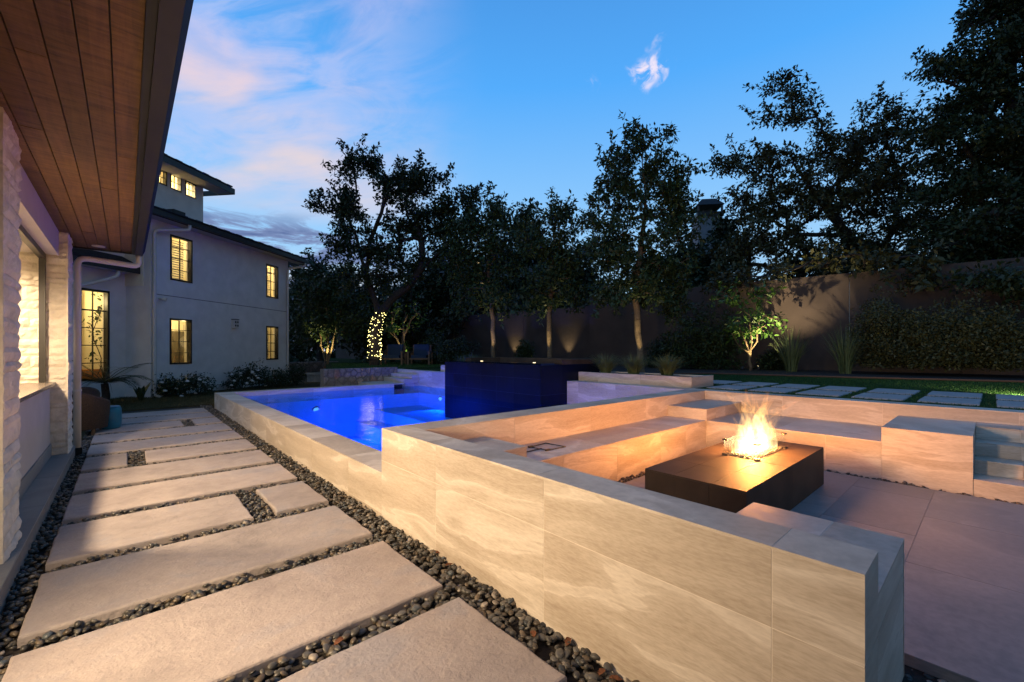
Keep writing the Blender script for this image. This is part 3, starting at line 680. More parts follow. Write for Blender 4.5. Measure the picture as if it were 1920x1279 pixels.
def pool_light(p, aim, en, label, size=.09):
    a = (Vector(aim) - Vector(p)).normalized()
    t = thing('pool_light', label, 'pool light', p, 'underwater pool lights')
    m = MB(); m.tube([Vector(p) - a * .02, Vector(p) + a * .012], .10, 16); obj('bezel', m, STEEL, t)
    m = MB(); m.tube([Vector(p) + a * .0122, Vector(p) + a * .02], .075, 16); obj('lens', m, POOLL, t)
    lamp('underwater_lamp', 'SPOT', Vector(p) + a * .06, en * 2.3, (.0, .060, 1), t, .08, aim, 104, .8)
pool_light((2.145, 9.3, -.12), (4.4, 10.4, -1.2), 950, 'round underwater light on the path-side wall of the pool')
pool_light((4.2, 13.42, -.25), (4.4, 12.0, -1.3), 560, 'round underwater light on the far end wall of the pool')
pool_light((7.635, 5.2, -.3), (6.6, 5.4, -1.3), 300, 'round underwater light below the glowing back wall')
pool_light((2.145, 5.0, -.55), (4.6, 5.8, -1.7), 260, 'round underwater light nearest the foreground wall')
pool_light((7.635, 12.0, -.08), (6.9, 11.6, -.5), 120, 'round underwater light beside the pool-end steps')
# raised spa
t = thing('raised_spa', 'raised dark blue tiled spa standing in the pool', 'spa', (7.8, 8.5, ZWAT))
SX0, SX1, SY0, SY1, SZ = 6.78, 8.9, 6.63, 10.44, 1.205
zs = [-.9, .50, .86, SZ]
clad(t, (SX0, 7.50, SY0, SY1, -1.2, SZ - .035), {'-x': (brk(SY0, SY1, .62, SY0 + .9), [-.9, .14, .50, .86, SZ - .035]), '-y': ([SX0, 7.50], [-.9, .5, SZ - .035]), '+y': ([SX0, 7.5], [-.9, .5, SZ - .035])}, BLUET, BGROUT)
clad(t, (7.502, SX1, SY0, SY1, -.4, SZ - .035), {'-y': ([7.502, 8.2, SX1], [-.4, .5, SZ - .035])}, BLUET, BGROUT, 'rear_core')
for bx in ((7.502, SX1, SY0, SY0 + .25, SZ - .034, 1.285), (7.502, SX1, SY1 - .25, SY1, SZ - .034, 1.285), (SX1 - .3, SX1, SY0 + .251, SY1 - .251, SZ - .034, 1.285)): obj('rim', MB().box(*bx), DARKT, t)
m = MB(); m.v = [(SX0 + .001, SY0 + .001, SZ), (7.5, SY0 + .001, SZ), (7.5, SY1 - .001, SZ), (SX0 + .001, SY1 - .001, SZ)]; m.f = [(0, 1, 2, 3)]
m.v += [(7.5, SY0 + .25, SZ), (SX1 - .3, SY0 + .25, SZ), (SX1 - .3, SY1 - .25, SZ), (7.5, SY1 - .25, SZ)]; m.f += [(4, 5, 6, 7)]
m.box(SX0 + .0012, SX0 + .012, SY0 + .0012, SY1 - .0012, SZ - .034, SZ - .001); 
obj('spa_water', m, SPAW, t)
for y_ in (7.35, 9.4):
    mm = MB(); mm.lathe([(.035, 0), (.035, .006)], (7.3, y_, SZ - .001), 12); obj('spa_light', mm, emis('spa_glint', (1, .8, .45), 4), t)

# planters with grasses
def planter(bx, label):
    x0, x1, y0, y1, z1 = bx; t = thing('planter', label, 'planter', ((x0 + x1) / 2, (y0 + y1) / 2, ZLAWN))
    th = .05
    m = MB(); m.box(x0 + .01, x1 - .01, y0 + .01, y0 + th, ZLAWN - .2, z1 - .01); m.box(x0 + .01, x1 - .01, y1 - th, y1 - .01, ZLAWN - .2, z1 - .01); m.box(x0 + .01, x0 + th, y0 + th, y1 - th, ZLAWN - .2, z1 - .01); m.box(x1 - th, x1 - .01, y0 + th, y1 - th, ZLAWN - .2, z1 - .01)
    obj('core', m, GROUT, t)
    for a, b_ in zip(brk(y0, y1, 1.1), brk(y0, y1, 1.1)[1:]): obj('tile', MB().box(x0, x0 + T, a + JG, b_ - JG, ZLAWN - .2, z1 - T), BEIGE, t); obj('coping_tile', MB().box(x0, x0 + .09, a + JG, b_ - JG, z1 - T + .0005, z1), BEIGE, t)
    obj('tile', MB().box(x0 + T + .0005, x1 - T, y0, y0 + T, ZLAWN - .2, z1 - T), BEIGE, t); obj('coping_tile', MB().box(x0 + .091, x1, y0, y0 + .09, z1 - T + .0005, z1), BEIGE, t)
    obj('soil', MB().box(x0 + th, x1 - th, y0 + th, y1 - th, z1 - .15, z1 - .04), SOIL, t)
planter((8.08, 9.06, 3.86, 6.78, .985), 'long low beige tiled planter with three grasses behind the pool')
planter((7.98, 8.9, 10.46, 12.55, 1.0), 'short low beige tiled planter on the far side of the spa')

# pool-end stairs and fieldstone wall
t = thing('terrace_stairs', 'pale tiled steps rising from the pool end to the upper lawn', 'stairs', (7.3, 14.2, ZL))
for i, (xf, z0_, zt) in enumerate(((6.15, -.2, ZL - .002), (7.10, ZL, .515), (7.39, .517, .655))):
    y0_ = 13.802 if i == 0 else 13.458
    m = obj('step', MB().box(xf + .006, 7.658, y0_ + .006, 15.06, z0_, zt - .006), GROUT, t)
    obj('riser_tile', MB().box(xf, xf + T, y0_, 15.06, z0_, zt - T - .001), BEIGE, m); obj('tread_tile', MB().box(xf, 7.658, y0_, 15.06, zt - T, zt), BEIGE, m)
    obj('side_tile', MB().box(xf + T + .001, 7.658, y0_, y0_ + T, z0_, zt - T - .001), BEIGE, m)
def voronoi_stones(w, h, n, seed):
    rs = random.Random(seed); pts = []; tries = 0
    while len(pts) < n and tries < 4000:
        p = (rs.uniform(0, w), rs.uniform(0, h)); tries += 1
        if all((p[0] - q[0]) ** 2 + (p[1] - q[1]) ** 2 > (.66 * math.sqrt(w * h / n)) ** 2 for q in pts): pts.append(p)
    cells = []
    for i, p in enumerate(pts):
        poly = [(0, 0), (w, 0), (w, h), (0, h)]
        for j, q in enumerate(pts):
            if i == j: continue
            mx, my = (p[0] + q[0]) / 2, (p[1] + q[1]) / 2; nx_, ny_ = q[0] - p[0], q[1] - p[1]; out = []
            for a, b_ in zip(poly, poly[1:] + poly[:1]):
                da = (a[0] - mx) * nx_ + (a[1] - my) * ny_; db = (b_[0] - mx) * nx_ + (b_[1] - my) * ny_
                if da <= 0: out.append(a)
                if da * db < 0: s_ = da / (da - db); out.append((a[0] + (b_[0] - a[0]) * s_, a[1] + (b_[1] - a[1]) * s_))
            poly = out
            if len(poly) < 3: break
        if len(poly) >= 3: cells.append(poly)
    return cells
def stone_wall(name, label, org, dirv, w, h, n, seed, depth=.3, mat=FIELD):
    t = thing(name, label, 'wall', org); d = Vector(dirv).normalized(); nrm = Vector((d.y, -d.x, 0)); o = Vector(org); rs = random.Random(seed)
    q = lambda a, z, k: o + d * a + Vector((0, 0, z)) + nrm * k
    obj('mortar', MB().hexa([q(0, 0, 0), q(w, 0, 0), q(w, 0, -depth), q(0, 0, -depth), q(0, h - .02, 0), q(w, h - .02, 0), q(w, h - .02, -depth), q(0, h - .02, -depth)]), simple('stone_mortar', (.17, .155, .14), .95, .2, 20, .6, 40) if 'stone_mortar' not in MATS else MATS['stone_mortar'], t)
    for poly in voronoi_stones(w, h, n, seed):
        cx = sum(p[0] for p in poly) / len(poly); cy = sum(p[1] for p in poly) / len(poly); pr = rs.uniform(.015, .05)
        sub = []
        for a, b_ in zip(poly, poly[1:] + poly[:1]): sub += [a, ((a[0] * .5 + b_[0] * .5), (a[1] * .5 + b_[1] * .5))]
        k = len(sub); m = MB()
        for sc_, dp in ((.90, -.05), (.88, pr * .6), (.68, pr), (.0, pr * 1.05)):
            if sc_ == 0: m.v.append(tuple(q(cx, cy, dp))); continue
            for i, (a, b_) in enumerate(sub):
                f = sc_ * (1 if i % 2 == 0 else .985) * rs.uniform(.95, 1.0) * (.93 if i % 2 == 0 else 1)
                m.v.append(tuple(q(cx + (a - cx) * f, cy + (b_ - cy) * f, dp + rs.uniform(-.006, .006))))
        for r_ in range(2):
            for i in range(k): m.f.append((r_ * k + i, r_ * k + (i + 1) % k, (r_ + 1) * k + (i + 1) % k, (r_ + 1) * k + i))
        for i in range(k): m.f.append((2 * k + i, 2 * k + (i + 1) % k, 3 * k))
        obj('stone', m, mat, t)
    return t
stone_wall('fieldstone_wall', 'rough mottled fieldstone retaining wall beside the pool-end steps', (4.95, 15.07, -.1), (1, 0, 0), 2.72, .98, 62, 3)
stone_wall('low_fieldstone_wall', 'dark low fieldstone wall behind the round concrete ring', (3.6, 26.5, -.1), (1, .0, 0), 6.0, .95, 60, 5)
t = thing('concrete_ring', 'round pale concrete ring standing on the dry lawn', 'fire ring', (6.0, 20.2, -.02))
p = G(597, 715, -.02); t.location = p; ORG[t.name] = p
obj('drum', MB().lathe([(.50, 0), (.50, .33)], p, 28), CONC, t); obj('rim', MB().lathe([(.56, .331), (.56, .42), (.46, .42), (.46, .34)], p, 28), CONC, t)

# ------------------------------------------------------------------ covered porch on the left
def rough_stone(o, d, nrm, a0, a1, z0, z1, rs, deep=.03):
    m = MB(); w_, h_ = a1 - a0, z1 - z0; nx_ = max(4, min(12, int(w_ / .04))); ny_ = max(3, min(6, int(h_ / .03))); sd_ = rs.uniform(0, 99); pr = rs.uniform(.0, .009)
    for j in range(ny_ + 1):
        for i in range(nx_ + 1):
            ed = (i in (0, nx_)) + (j in (0, ny_)); a = a0 + w_ * i / nx_; z = z0 + h_ * j / ny_
            k = pr + deep * (.55 + .45 * mnoise.noise(Vector((a * 9, z * 13, sd_))) + .55 * mnoise.noise(Vector((a * 24, z * 34, sd_)))) - (.016 if ed else 0) - (.012 if ed == 2 else 0)
            if ed: a += rs.uniform(-.004, .004); z += rs.uniform(-.004, .004)
            m.v.append(tuple(o + d * a + nrm * max(.004, k) + Vector((0, 0, z))))
    W_ = nx_ + 1
    for j in range(ny_):
        for i in range(nx_): m.f.append((j * W_ + i, j * W_ + i + 1, (j + 1) * W_ + i + 1, (j + 1) * W_ + i))
    per = [i for i in range(W_)] + [j * W_ + nx_ for j in range(1, ny_ + 1)] + [ny_ * W_ + i for i in range(nx_ - 1, -1, -1)] + [j * W_ for j in range(ny_ - 1, 0, -1)]
    b0 = len(m.v)
    for k in per: p = Vector(m.v[k]); dist = (p - o).dot(nrm); m.v.append(tuple(p - nrm * (dist + .01)))
    n = len(per)
    for i in range(n): m.f.append((per[(i + 1) % n], per[i], b0 + i, b0 + (i + 1) % n))
    return m
def ledgestone(parent, o, d, nrm, w, z0, z1, seed, deep=.022):
    rs = random.Random(seed); o = Vector(o); d = Vector(d); nrm = Vector(nrm); z = z0
    while z < z1 - .01:
        h = min(rs.choice((.07, .10, .12, .15, .19)), z1 - z)
        if z1 - z - h < .05: h = z1 - z
        a = 0
        while a < w - .01:
            l = min(rs.uniform(.18, .55), w - a)
            if w - a - l < .12: l = w - a
            obj('stone', rough_stone(o, d, nrm, a + .003, a + l - .003, z + .003, z + h - .003, rs, deep), STONE, parent)
            a += l
        z += h
ZLG = .10; ZS = 3.08
porch = thing('covered_porch', 'covered porch with cedar soffit, white stone columns and serving counter at left', 'porch', (-1.2, 6, ZLG))
c1_ = obj('column', MB().box(-1.25, -.60, 4.31, 4.84, ZLG, ZS), STONE, porch)
ledgestone(c1_, (-1.25, 4.31, 0), (1, 0, 0), (0, -1, 0), .66, ZLG, ZS, 1)
ledgestone(c1_, (-.60, 4.29, 0), (0, 1, 0), (1, 0, 0), .56, ZLG, ZS, 2)
c2_ = obj('column', MB().box(-3.2, -.585, 8.31, 8.85, ZLG, ZS), STONE, porch)
ledgestone(c2_, (-2.2, 8.31, 0), (1, 0, 0), (0, -1, 0), 1.62, ZLG, ZS, 3)
ledgestone(c2_, (-.585, 8.29, 0), (0, 1, 0), (1, 0, 0), .57, ZLG, ZS, 4)
obj('ledge', MB().box(-1.4, -.55, -1.5, 9.0, -.15, ZLG - .002), CORE, porch)
for a, b_ in zip(brk(-1.5, 9.0, 1.2), brk(-1.5, 9.0, 1.2)[1:]): obj('ledge_tile', MB().box(-1.4, -.545, a + JG, b_ - JG, ZLG - .0019, ZLG + .012), FLOORT, porch)
obj('counter_wall', MB().box(-1.0, -.745, 4.85, 8.28, ZLG + .013, 1.04), STUCW, porch)
obj('plinth', MB().box(-.744, -.73, 4.85, 8.28, ZLG + .013, .27), FLOORT, porch)
obj('counter_top', MB().box(-1.35, -.69, 4.85, 8.285, 1.041, 1.08), CTOP, porch)
obj('header_beam', MB().box(-1.0, -.665, 4.85, 8.28, 2.76, ZS - .002), STUCW, porch)
fr = obj('window_frame', MB().box(-.84, -.78, 8.21, 8.275, 1.082, 2.69).box(-.84, -.78, 4.87, 8.275, 2.691, 2.758), BLACK, porch)
obj('interior_wall', MB().box(-3.65, -3.55, 4.4, 8.31, ZLG, 2.9), WARMIN, porch); obj('interior_wall', MB().box(-3.55, -1.25, 4.4, 4.5, ZLG, 2.9), WARMIN, porch)
obj('interior_ceiling', MB().box(-3.55, -1.0, 4.5, 8.30, 2.80, 2.9), CEIL, porch)
obj('floor', MB().box(-3.6, -1.4, -3.0, 8.3, -.1, ZLG), FLOORT, porch)
obj('back_wall', MB().box(-3.75, -3.65, -3.0, 8.3, -.1, ZS), STUCW, porch)
# soffit boards
sof = obj('soffit', MB().box(-3.7, .066, -2.0, 9.3, ZS + .03, ZS + .06), BLACK, porch)
x = .066; k = 0
while x > -3.6:
    segs = [-2.0, -2.0 + random.uniform(.8, 3)]
    while segs[-1] < 9.3: segs.append(segs[-1] + random.uniform(1.6, 3.4))
    segs[-1] = 9.3
    for a, b_ in zip(segs, segs[1:]): 
        if b_ - a > .05: 
            dz_ = random.uniform(-.0015, .0015); obj('board', MB().box(x - .125 + .005, x, a + .0015, b_ - .0015, ZS + dz_, ZS + .0295), CEDAR, sof)
    x -= .127; k += 1
obj('trim', MB().box(.068, .108, -2.0, 9.3, ZS - .02, ZS + .12), METAL, porch)
obj('end_fascia', MB().box(-3.7, .108, 9.301, 9.33, ZS - .025, ZS + .2), METAL, porch)
g_ = obj('gutter', MB().box(.110, .195, -2.0, 9.34, ZS - .045, ZS + .12), METAL, porch)
gm = MB(); gm.v = [(.196, -2, ZS - .04), (.235, -2, ZS + .05), (.235, -2, ZS + .135), (.196, -2, ZS + .135), (.196, 9.345, ZS - .04), (.235, 9.345, ZS + .05), (.235, 9.345, ZS + .135), (.196, 9.345, ZS + .135)]
gm.f = [(0, 1, 5, 4), (1, 2, 6, 5), (2, 3, 7, 6), (3, 0, 4, 7), (0, 3, 2, 1), (4, 5, 6, 7)]; obj('gutter_lip', gm, GUTB, porch)
obj('roof', MB().box(-3.75, .108, -2.0, 9.3, ZS + .125, ZS + .25), ROOF, porch)
def pipe(parent, pts, name='downspout', r=.042, mat=CREAM):
    q = [Vector(p) for p in pts]; out = [q[0]]
    for a, b_, c_ in zip(q, q[1:], q[2:]):
        k = min(.12, (b_ - a).length * .45, (c_ - b_).length * .45); p0 = b_ + (a - b_).normalized() * k; p1 = b_ + (c_ - b_).normalized() * k
        for s_ in (0, .25, .5, .75, 1): out.append(p0 * (1 - s_) ** 2 + b_ * 2 * s_ * (1 - s_) + p1 * s_ ** 2)
    out.append(q[-1]); m = MB(); m.tube(out, r, 10); return obj(name, m, mat, parent, None, True)
d1 = pipe(porch, [(.15, 9.25, ZS - .046), (.15, 9.25, 2.86), (-.53, 8.93, 2.86), (-.53, 8.93, .06)])
obj('outlet', MB().box(-.585, -.475, 8.88, 8.98, -.05, .08), BLACK, d1)
for z_ in (.9, 2.3): obj('strap', MB().lathe([(.047, 0), (.047, .03)], (-.53, 8.93, z_), 12), CREAM, d1)
fa = thing('faucet', 'black gooseneck faucet behind the serving counter', 'faucet', (-1.12, 7.2, 1.08))
fb = P(40, 700, 4.9); fb = Vector((-.98, 7.15, 1.081)); fa.location = fb; ORG[fa.name] = fb
m = MB(); m.tube([fb + Vector((0, 0, 0)), fb + Vector((0, 0, .2))] + [fb + Vector((0, -.085 + .085 * math.cos(a), .2 + .085 * math.sin(a))) for a in np.linspace(.3, 3.14, 7)] + [fb + Vector((0, -.17, .12))], .014, 8); obj('spout', m, STEEL, fa, None, True)
m = MB(); m.lathe([(.028, 0), (.024, .04)], fb, 12); obj('base', m, STEEL, fa)
def downlight(p, en, label, col=(1, .73, .46), on=True, spot=None):
    t = thing('recessed_downlight', label, 'downlight', p, 'recessed porch downlights')
    obj('trim_ring', MB().lathe([(.075, -.012), (.075, .0)], p, 18), CREAM, t)
    obj('lens', MB().lathe([(.052, -.016), (.052, -.0125)], p, 18), DOWNL if on else CREAM, t)
    if on: lamp('downlight_lamp', 'SPOT' if spot else 'POINT', Vector(p) + Vector((0, 0, -.06)), en, col, t, .10, Vector(p) + Vector((0, 0, -2)) if spot else None, spot, .35)
downlight((-1.45, 5.55, 2.799), 860, 'lit recessed downlight in the ceiling behind the near stone column', spot=172)
downlight((-1.90, 7.75, 2.799), 330, 'lit recessed downlight grazing the stone wall behind the counter', spot=165)
downlight((-1.35, .6, ZS - .002), 60, 'lit recessed downlight in the cedar soffit beside the viewer', spot=160)
downlight((-.31, 9.02, ZS - .002), 0, 'small unlit recessed downlight at the far end of the cedar soffit', on=False)

def added_lantern(p, aim, en, label, spot=140):  # added lamps out of view; the shade holds some light off the soffit
    t = thing('added_lantern', label, 'wall lamp', p, 'added unseen porch lanterns'); p = Vector(p)
    obj('backplate', MB().box(p.x - .07, p.x + .07, p.y - .02, p.y + .02, p.z - .16, p.z + .16), METAL, t)
    obj('shade', MB().lathe([(.17, .10), (.17, .105), (.04, .17)], p + Vector((0, 0, .0)), 20), METAL, t)
    obj('glass', MB().lathe([(.055, -.10), (.06, .09)], p, 16), DOWNL, t)
    lamp('fill_lamp', 'SPOT', p + (Vector(aim) - p).normalized() * .08, en, (1, .73, .46), t, .22, aim, spot, 1.0)
added_lantern((-1.30, 2.35, 1.42), (1.75, 3.0, .95), 740, 'added unseen lantern on the porch beside the viewer', 140)  # added out of frame, stands in for flash from the camera's left
added_lantern((-1.15, 8.98, 1.75), (1.6, 11.4, .2), 60, 'added unseen lantern behind the far stone column', 110)  # added out of sight to warm the far slabs

# ------------------------------------------------------------------ house
HB = A + R(7.8); HD = Vector((math.sin(HB), math.cos(HB), 0)); HN = Vector((math.cos(HB), -math.sin(HB), 0))
def frame(u, d):
    c = P(u, 657, d); c.z = 0; return c
C0 = frame(283, 13.8)
class Wall:
    def __init__(s, c, n=0): s.c = c + HN * n
    def p(s, l, n, z): return s.c + HD * l + HN * n + Vector((0, 0, z))
    def l(s, u):
        t = (u - 960) / F; a, b_ = s.c.dot(RT), s.c.dot(FW); return (t * b_ - a) / (HD.dot(RT) - t * HD.dot(FW))
    def z(s, u, v): l = s.l(u); return EYE + (657 - v) / F * (s.c + HD * l).dot(FW)
    def hexa(s, m, l0, l1, n0, n1, z0, z1):
        return m.hexa([s.p(l0, n1, z0), s.p(l1, n1, z0), s.p(l1, n0, z0), s.p(l0, n0, z0), s.p(l0, n1, z1), s.p(l1, n1, z1), s.p(l1, n0, z1), s.p(l0, n0, z1)])
def holed(wl, l0, l1, z0, z1, holes, th=.25):
    ls = sorted({l0, l1, *[h[0] for h in holes], *[h[1] for h in holes]}); zs_ = sorted({z0, z1, *[h[2] for h in holes], *[h[3] for h in holes]}); m = MB()
    for a, b_ in zip(ls, ls[1:]):
        for c_, d_ in zip(zs_, zs_[1:]):
            if not any(h[0] <= (a + b_) / 2 <= h[1] and h[2] <= (c_ + d_) / 2 <= h[3] for h in holes): wl.hexa(m, a, b_, -th, 0, c_, d_)
    return m
def window(parent, wl, h, vbars, hbars, fw=.07, thick=None):
    l0, l1, z0, z1 = h; m = MB()
    for a in ((l0, l0 + fw, z0, z1), (l1 - fw, l1, z0, z1), (l0 + fw, l1 - fw, z0, z0 + fw), (l0 + fw, l1 - fw, z1 - fw, z1)): wl.hexa(m, a[0], a[1], -.14, .015, a[2], a[3])
    f = obj('window', m, BLACK, parent)
    obj('pane', wl.hexa(MB(), l0 + fw, l1 - fw, -.095, -.088, z0 + fw, z1 - fw), GLASS, f)
    for q in vbars: x_ = l0 + (l1 - l0) * q; obj('glazing_bar', wl.hexa(MB(), x_ - .014, x_ + .014, -.085, -.06, z0 + fw, z1 - fw), BLACK, f)
    for q in hbars: z_ = z0 + (z1 - z0) * q; w_ = .022 if thick == q else .012; obj('glazing_bar', wl.hexa(MB(), l0 + fw, l1 - fw, -.059, -.045, z_ - w_, z_ + w_), BLACK, f)
    return f
def room(parent, wl, h, deep, en, col=(1, .74, .36), side=.6, mat=WARMIN, lz=.3, lp_=None):
    l0, l1, z0, z1 = h; sd0, sd1 = side if isinstance(side, tuple) else (side, side); l0 -= sd0; l1 += sd1; z0 -= .3; z1 += .25; m = MB()
    wl.hexa(m, l0, l1, -deep - .1, -deep, z0, z1); wl.hexa(m, l0 - .1, l0, -deep, -.26, z0, z1); wl.hexa(m, l1, l1 + .1, -deep, -.26, z0, z1); wl.hexa(m, l0, l1, -deep, -.26, z0 - .1, z0); wl.hexa(m, l0, l1, -deep, -.26, z1, z1 + .1)
    r = obj('room', m, mat, parent)
    lamp('room_lamp', 'POINT', lp_ or wl.p((l0 + l1) / 2, -deep * .45, z1 - lz), en * .75, col, parent, .12)
    return r
house = thing('white_house', 'white two-storey stucco house wing with lit windows beyond the path', 'house', tuple(C0 + HD * 3))
HW = Wall(C0); HL = HW.l(540); ZE = 5.78
def hole(wl, u0, u1, v0, v1, uref=None): u = uref or u0; return (wl.l(u0), wl.l(u1), wl.z(u, v1), wl.z(u, v0))
W1 = hole(HW, 319, 360.5, 439, 524.5); W2 = hole(HW, 499, 521.5, 494, 557); W3 = hole(HW, 318, 359.5, 596.5, 683.5); W4 = hole(HW, 499, 521.5, 611, 675)
obj('wall', holed(HW, 0, HL, -.1, ZE, [W1, W2, W3, W4]), STUC, house)
WB = -.93; HB2 = Wall(C0, WB)
W5 = hole(HB2, 148, 205, 539, 715)
obj('wall', holed(HB2, -4.2, -.001, -.1, ZE, [W5]), STUC, house)
obj('wall', HW.hexa(MB(), 0, .2, WB - .25, -.252, -.1, ZE), STUC, house)
obj('wall', HW.hexa(MB(), HL - .05, HL, -4.5, -.252, -.1, ZE), STUC, house)
zb = HW.z(288.8, 551)
obj('belt_line', HW.hexa(MB(), .09, HL, .0, .006, zb - .012, zb + .012), simple('groove_shadow_gap', (.16, .15, .15), .9), house)
for h, vb, hb in ((W1, (.5,), (.25, .5, .75)), (W2, (.5,), (.25, .5, .75)), (W3, (.5,), (.25, .5, .75)), (W4, (.5,), (.25, .5, .75))): window(house, HW, h, vb, hb, .055)
window(house, HB2, W5, (.5,), (.19, .385, .575, .77), .06, .77)
# blinds upstairs
for h in (W1, W2):
    f = room(house, HW, h, 2.0, 120)
    for k in range(17):
        z_ = h[2] + .1 + (h[3] - h[2] - .15) * k / 17; m = MB(); a0, a1 = h[0] + .03, h[1] - .03
        m.hexa([HW.p(a0, -.30, z_), HW.p(a1, -.30, z_), HW.p(a1, -.34, z_ + .05), HW.p(a0, -.34, z_ + .05), HW.p(a0, -.30, z_ + .006), HW.p(a1, -.30, z_ + .006), HW.p(a1, -.34, z_ + .056), HW.p(a0, -.34, z_ + .056)])
        obj('blind_slat', m, CREAM, f)
r3 = room(house, HW, W3, 1.5, 100, side=(.25, 1.7))
l0, l1, z0, z1 = W3
obj('cabinet', HW.hexa(MB(), l0 + 1.3, l0 + 1.85, -1.49, -1.3, z0 - .2, z1 - .36), simple('smoked_cabinet', (.06, .05, .035), .25), r3)
obj('door_leaf', HW.hexa(MB(), l1 + 1.15, l1 + 1.6, -1.49, -1.44, z0 - .2, z1 - .1), CREAM, r3)
m = MB(); 
for a in (.75, 1.02): HW.hexa(m, l0 + a, l0 + a + .03, -.6, -.57, z0 - .2, z0 + .28)
HW.hexa(m, l0 + .78, l0 + 1.02, -.6, -.57, z0 + .2, z0 + .28); HW.hexa(m, l0 + .78, l0 + 1.02, -.6, -.57, z0 + .04, z0 + .09); obj('chair_back', m, TEAKW, r3)
r4 = room(house, HW, W4, .85, 26, side=(.6, .42), lp_=HW.p(W4[0] - .3, -.5, W4[3] + .1))
l0, l1, z0, z1 = W4
for q in (.74, .30):
    zc = z0 + (z1 - z0) * q; lc = l1 + .25
    f = obj('picture', HW.hexa(MB(), lc - .30, lc + .16, -.849, -.82, zc - .23, zc + .23), BLACK, r4)
    obj('picture', HW.hexa(MB(), lc - .27, lc + .13, -.819, -.812, zc - .2, zc + .2), FLOWER, r4)
    obj('picture', HW.hexa(MB(), lc - .18, lc + .05, -.8115, -.808, zc - .08, zc + .07), simple('print_ink', (.22, .18, .14), .8, .9, 9) if 'print_ink' not in MATS else MATS['print_ink'], r4)
r5 = room(house, HB2, W5, 2.2, 120, side=(.7, .42), lz=.5)
l0, l1, z0, z1 = W5
obj('pillar', HB2.hexa(MB(), l0 + .75, l0 + .95, -1.5, -1.3, z0 - .2, z1), CEIL, r5); obj('sofa', HB2.hexa(MB(), l0 + .2, l1 + .35, -1.2, -.7, z0 - .25, z0 + .30), simple('amber_sofa', (.45, .20, .05), .8), r5)
# wing roof, gutters
def roofpiece(parent, wl, l0, l1, ov, z, rise, run, hip0, hip1, name='roof'):
    m = MB(); m.hexa([wl.p(l0, ov, z), wl.p(l1, ov, z), wl.p(l1 - hip1, ov - run, z + rise), wl.p(l0 + hip0, ov - run, z + rise), wl.p(l0, ov, z + .16), wl.p(l1, ov, z + .16), wl.p(l1 - hip1, ov - run, z + rise + .16), wl.p(l0 + hip0, ov - run, z + rise + .16)])
    r = obj(name, m, ROOF, parent); obj('soffit', wl.hexa(MB(), l0, l1, -.0 if ov > 0 else ov - .5, ov - .02, z - .05, z - .01), SOFF, r)
    obj('fascia', wl.hexa(MB(), l0, l1, ov + .001, ov + .03, z - .08, z + .14), METAL, r)
    n = int((l1 - l0) / .3)
    for k in range(n): obj('eave_tile', wl.hexa(MB(), l0 + .3 * k + .01, l0 + .3 * k + .29, ov - .25, ov + .06, z + .165, z + .20 + .015 * (k % 2)), ROOF, r)
    return r
rf = roofpiece(house, HW, -4.6, HL + .75, .5, ZE, 1.15, 3.2, 0, 3.2)
obj('fascia', HW.hexa(MB(), HL + .751, HL + .78, -3, .5, ZE - .08, ZE + .14), METAL, rf)
obj('roof_vent', HW.hexa(MB(), HW.l(321) , HW.l(343), -.25, .1, ZE + .2, ZE + .48), METAL, rf)
gt = obj('gutter', HW.hexa(MB(), -4.4, HL + .7, .531, .63, ZE - .06, ZE + .05), METAL, rf)
for (lt, lb) in ((HW.l(322) + .1, .06), (HL + .45, HL - .12)):
    pipe(house, [HW.p(lt, .58, ZE - .06), HW.p(lt, .58, ZE - .22), HW.p(lb, .07, ZE - .42), HW.p(lb, .07, .05), HW.p(lb + .02, .28, -.01)], 'downspout', .05)
lr = roofpiece(house, HB2, -4.6, HB2.l(240), .55, 4.02, .35, .58, 0, .2, 'lower_roof')
pipe(house, [HB2.p(HB2.l(196), .5, 3.96), HB2.p(HB2.l(193), .5, 3.75), HB2.p(HB2.l(150), .2, 3.42), HB2.p(HB2.l(120), .1, 3.3)], 'downspout', .05)
# tower storey
C1 = frame(381, 18.0); TW = Wall(C1)
def th_(u0, u1, v0, v1): return (TW.l(u0), TW.l(u1), TW.z(u0, v1), TW.z(u0, v0))
wt = [th_(296, 313, 314, 343), th_(319, 340, 323, 353), th_(347, 367, 338, 366)]
zt1 = 8.32
obj('tower_wall', holed(TW, -6, 0, 5.2, zt1, wt), STUC, house); obj('tower_wall', TW.hexa(MB(), -.25, -.001, -4.5, -.252, 5.2, zt1), STUC, house)
for h in wt: window(house, TW, h, (.5,), (.5,), .045); 
room(house, TW, (wt[0][0], wt[2][1], wt[0][2], wt[0][3]), 2.6, 480, side=(.8, .2))
r_ = roofpiece(house, TW, -6, .75, .8, zt1, 1.1, 3.0, 0, 3.0, 'tower_roof')
obj('fascia', TW.hexa(MB(), .751, .78, -3, .8, zt1 - .08, zt1 + .14), METAL, r_)
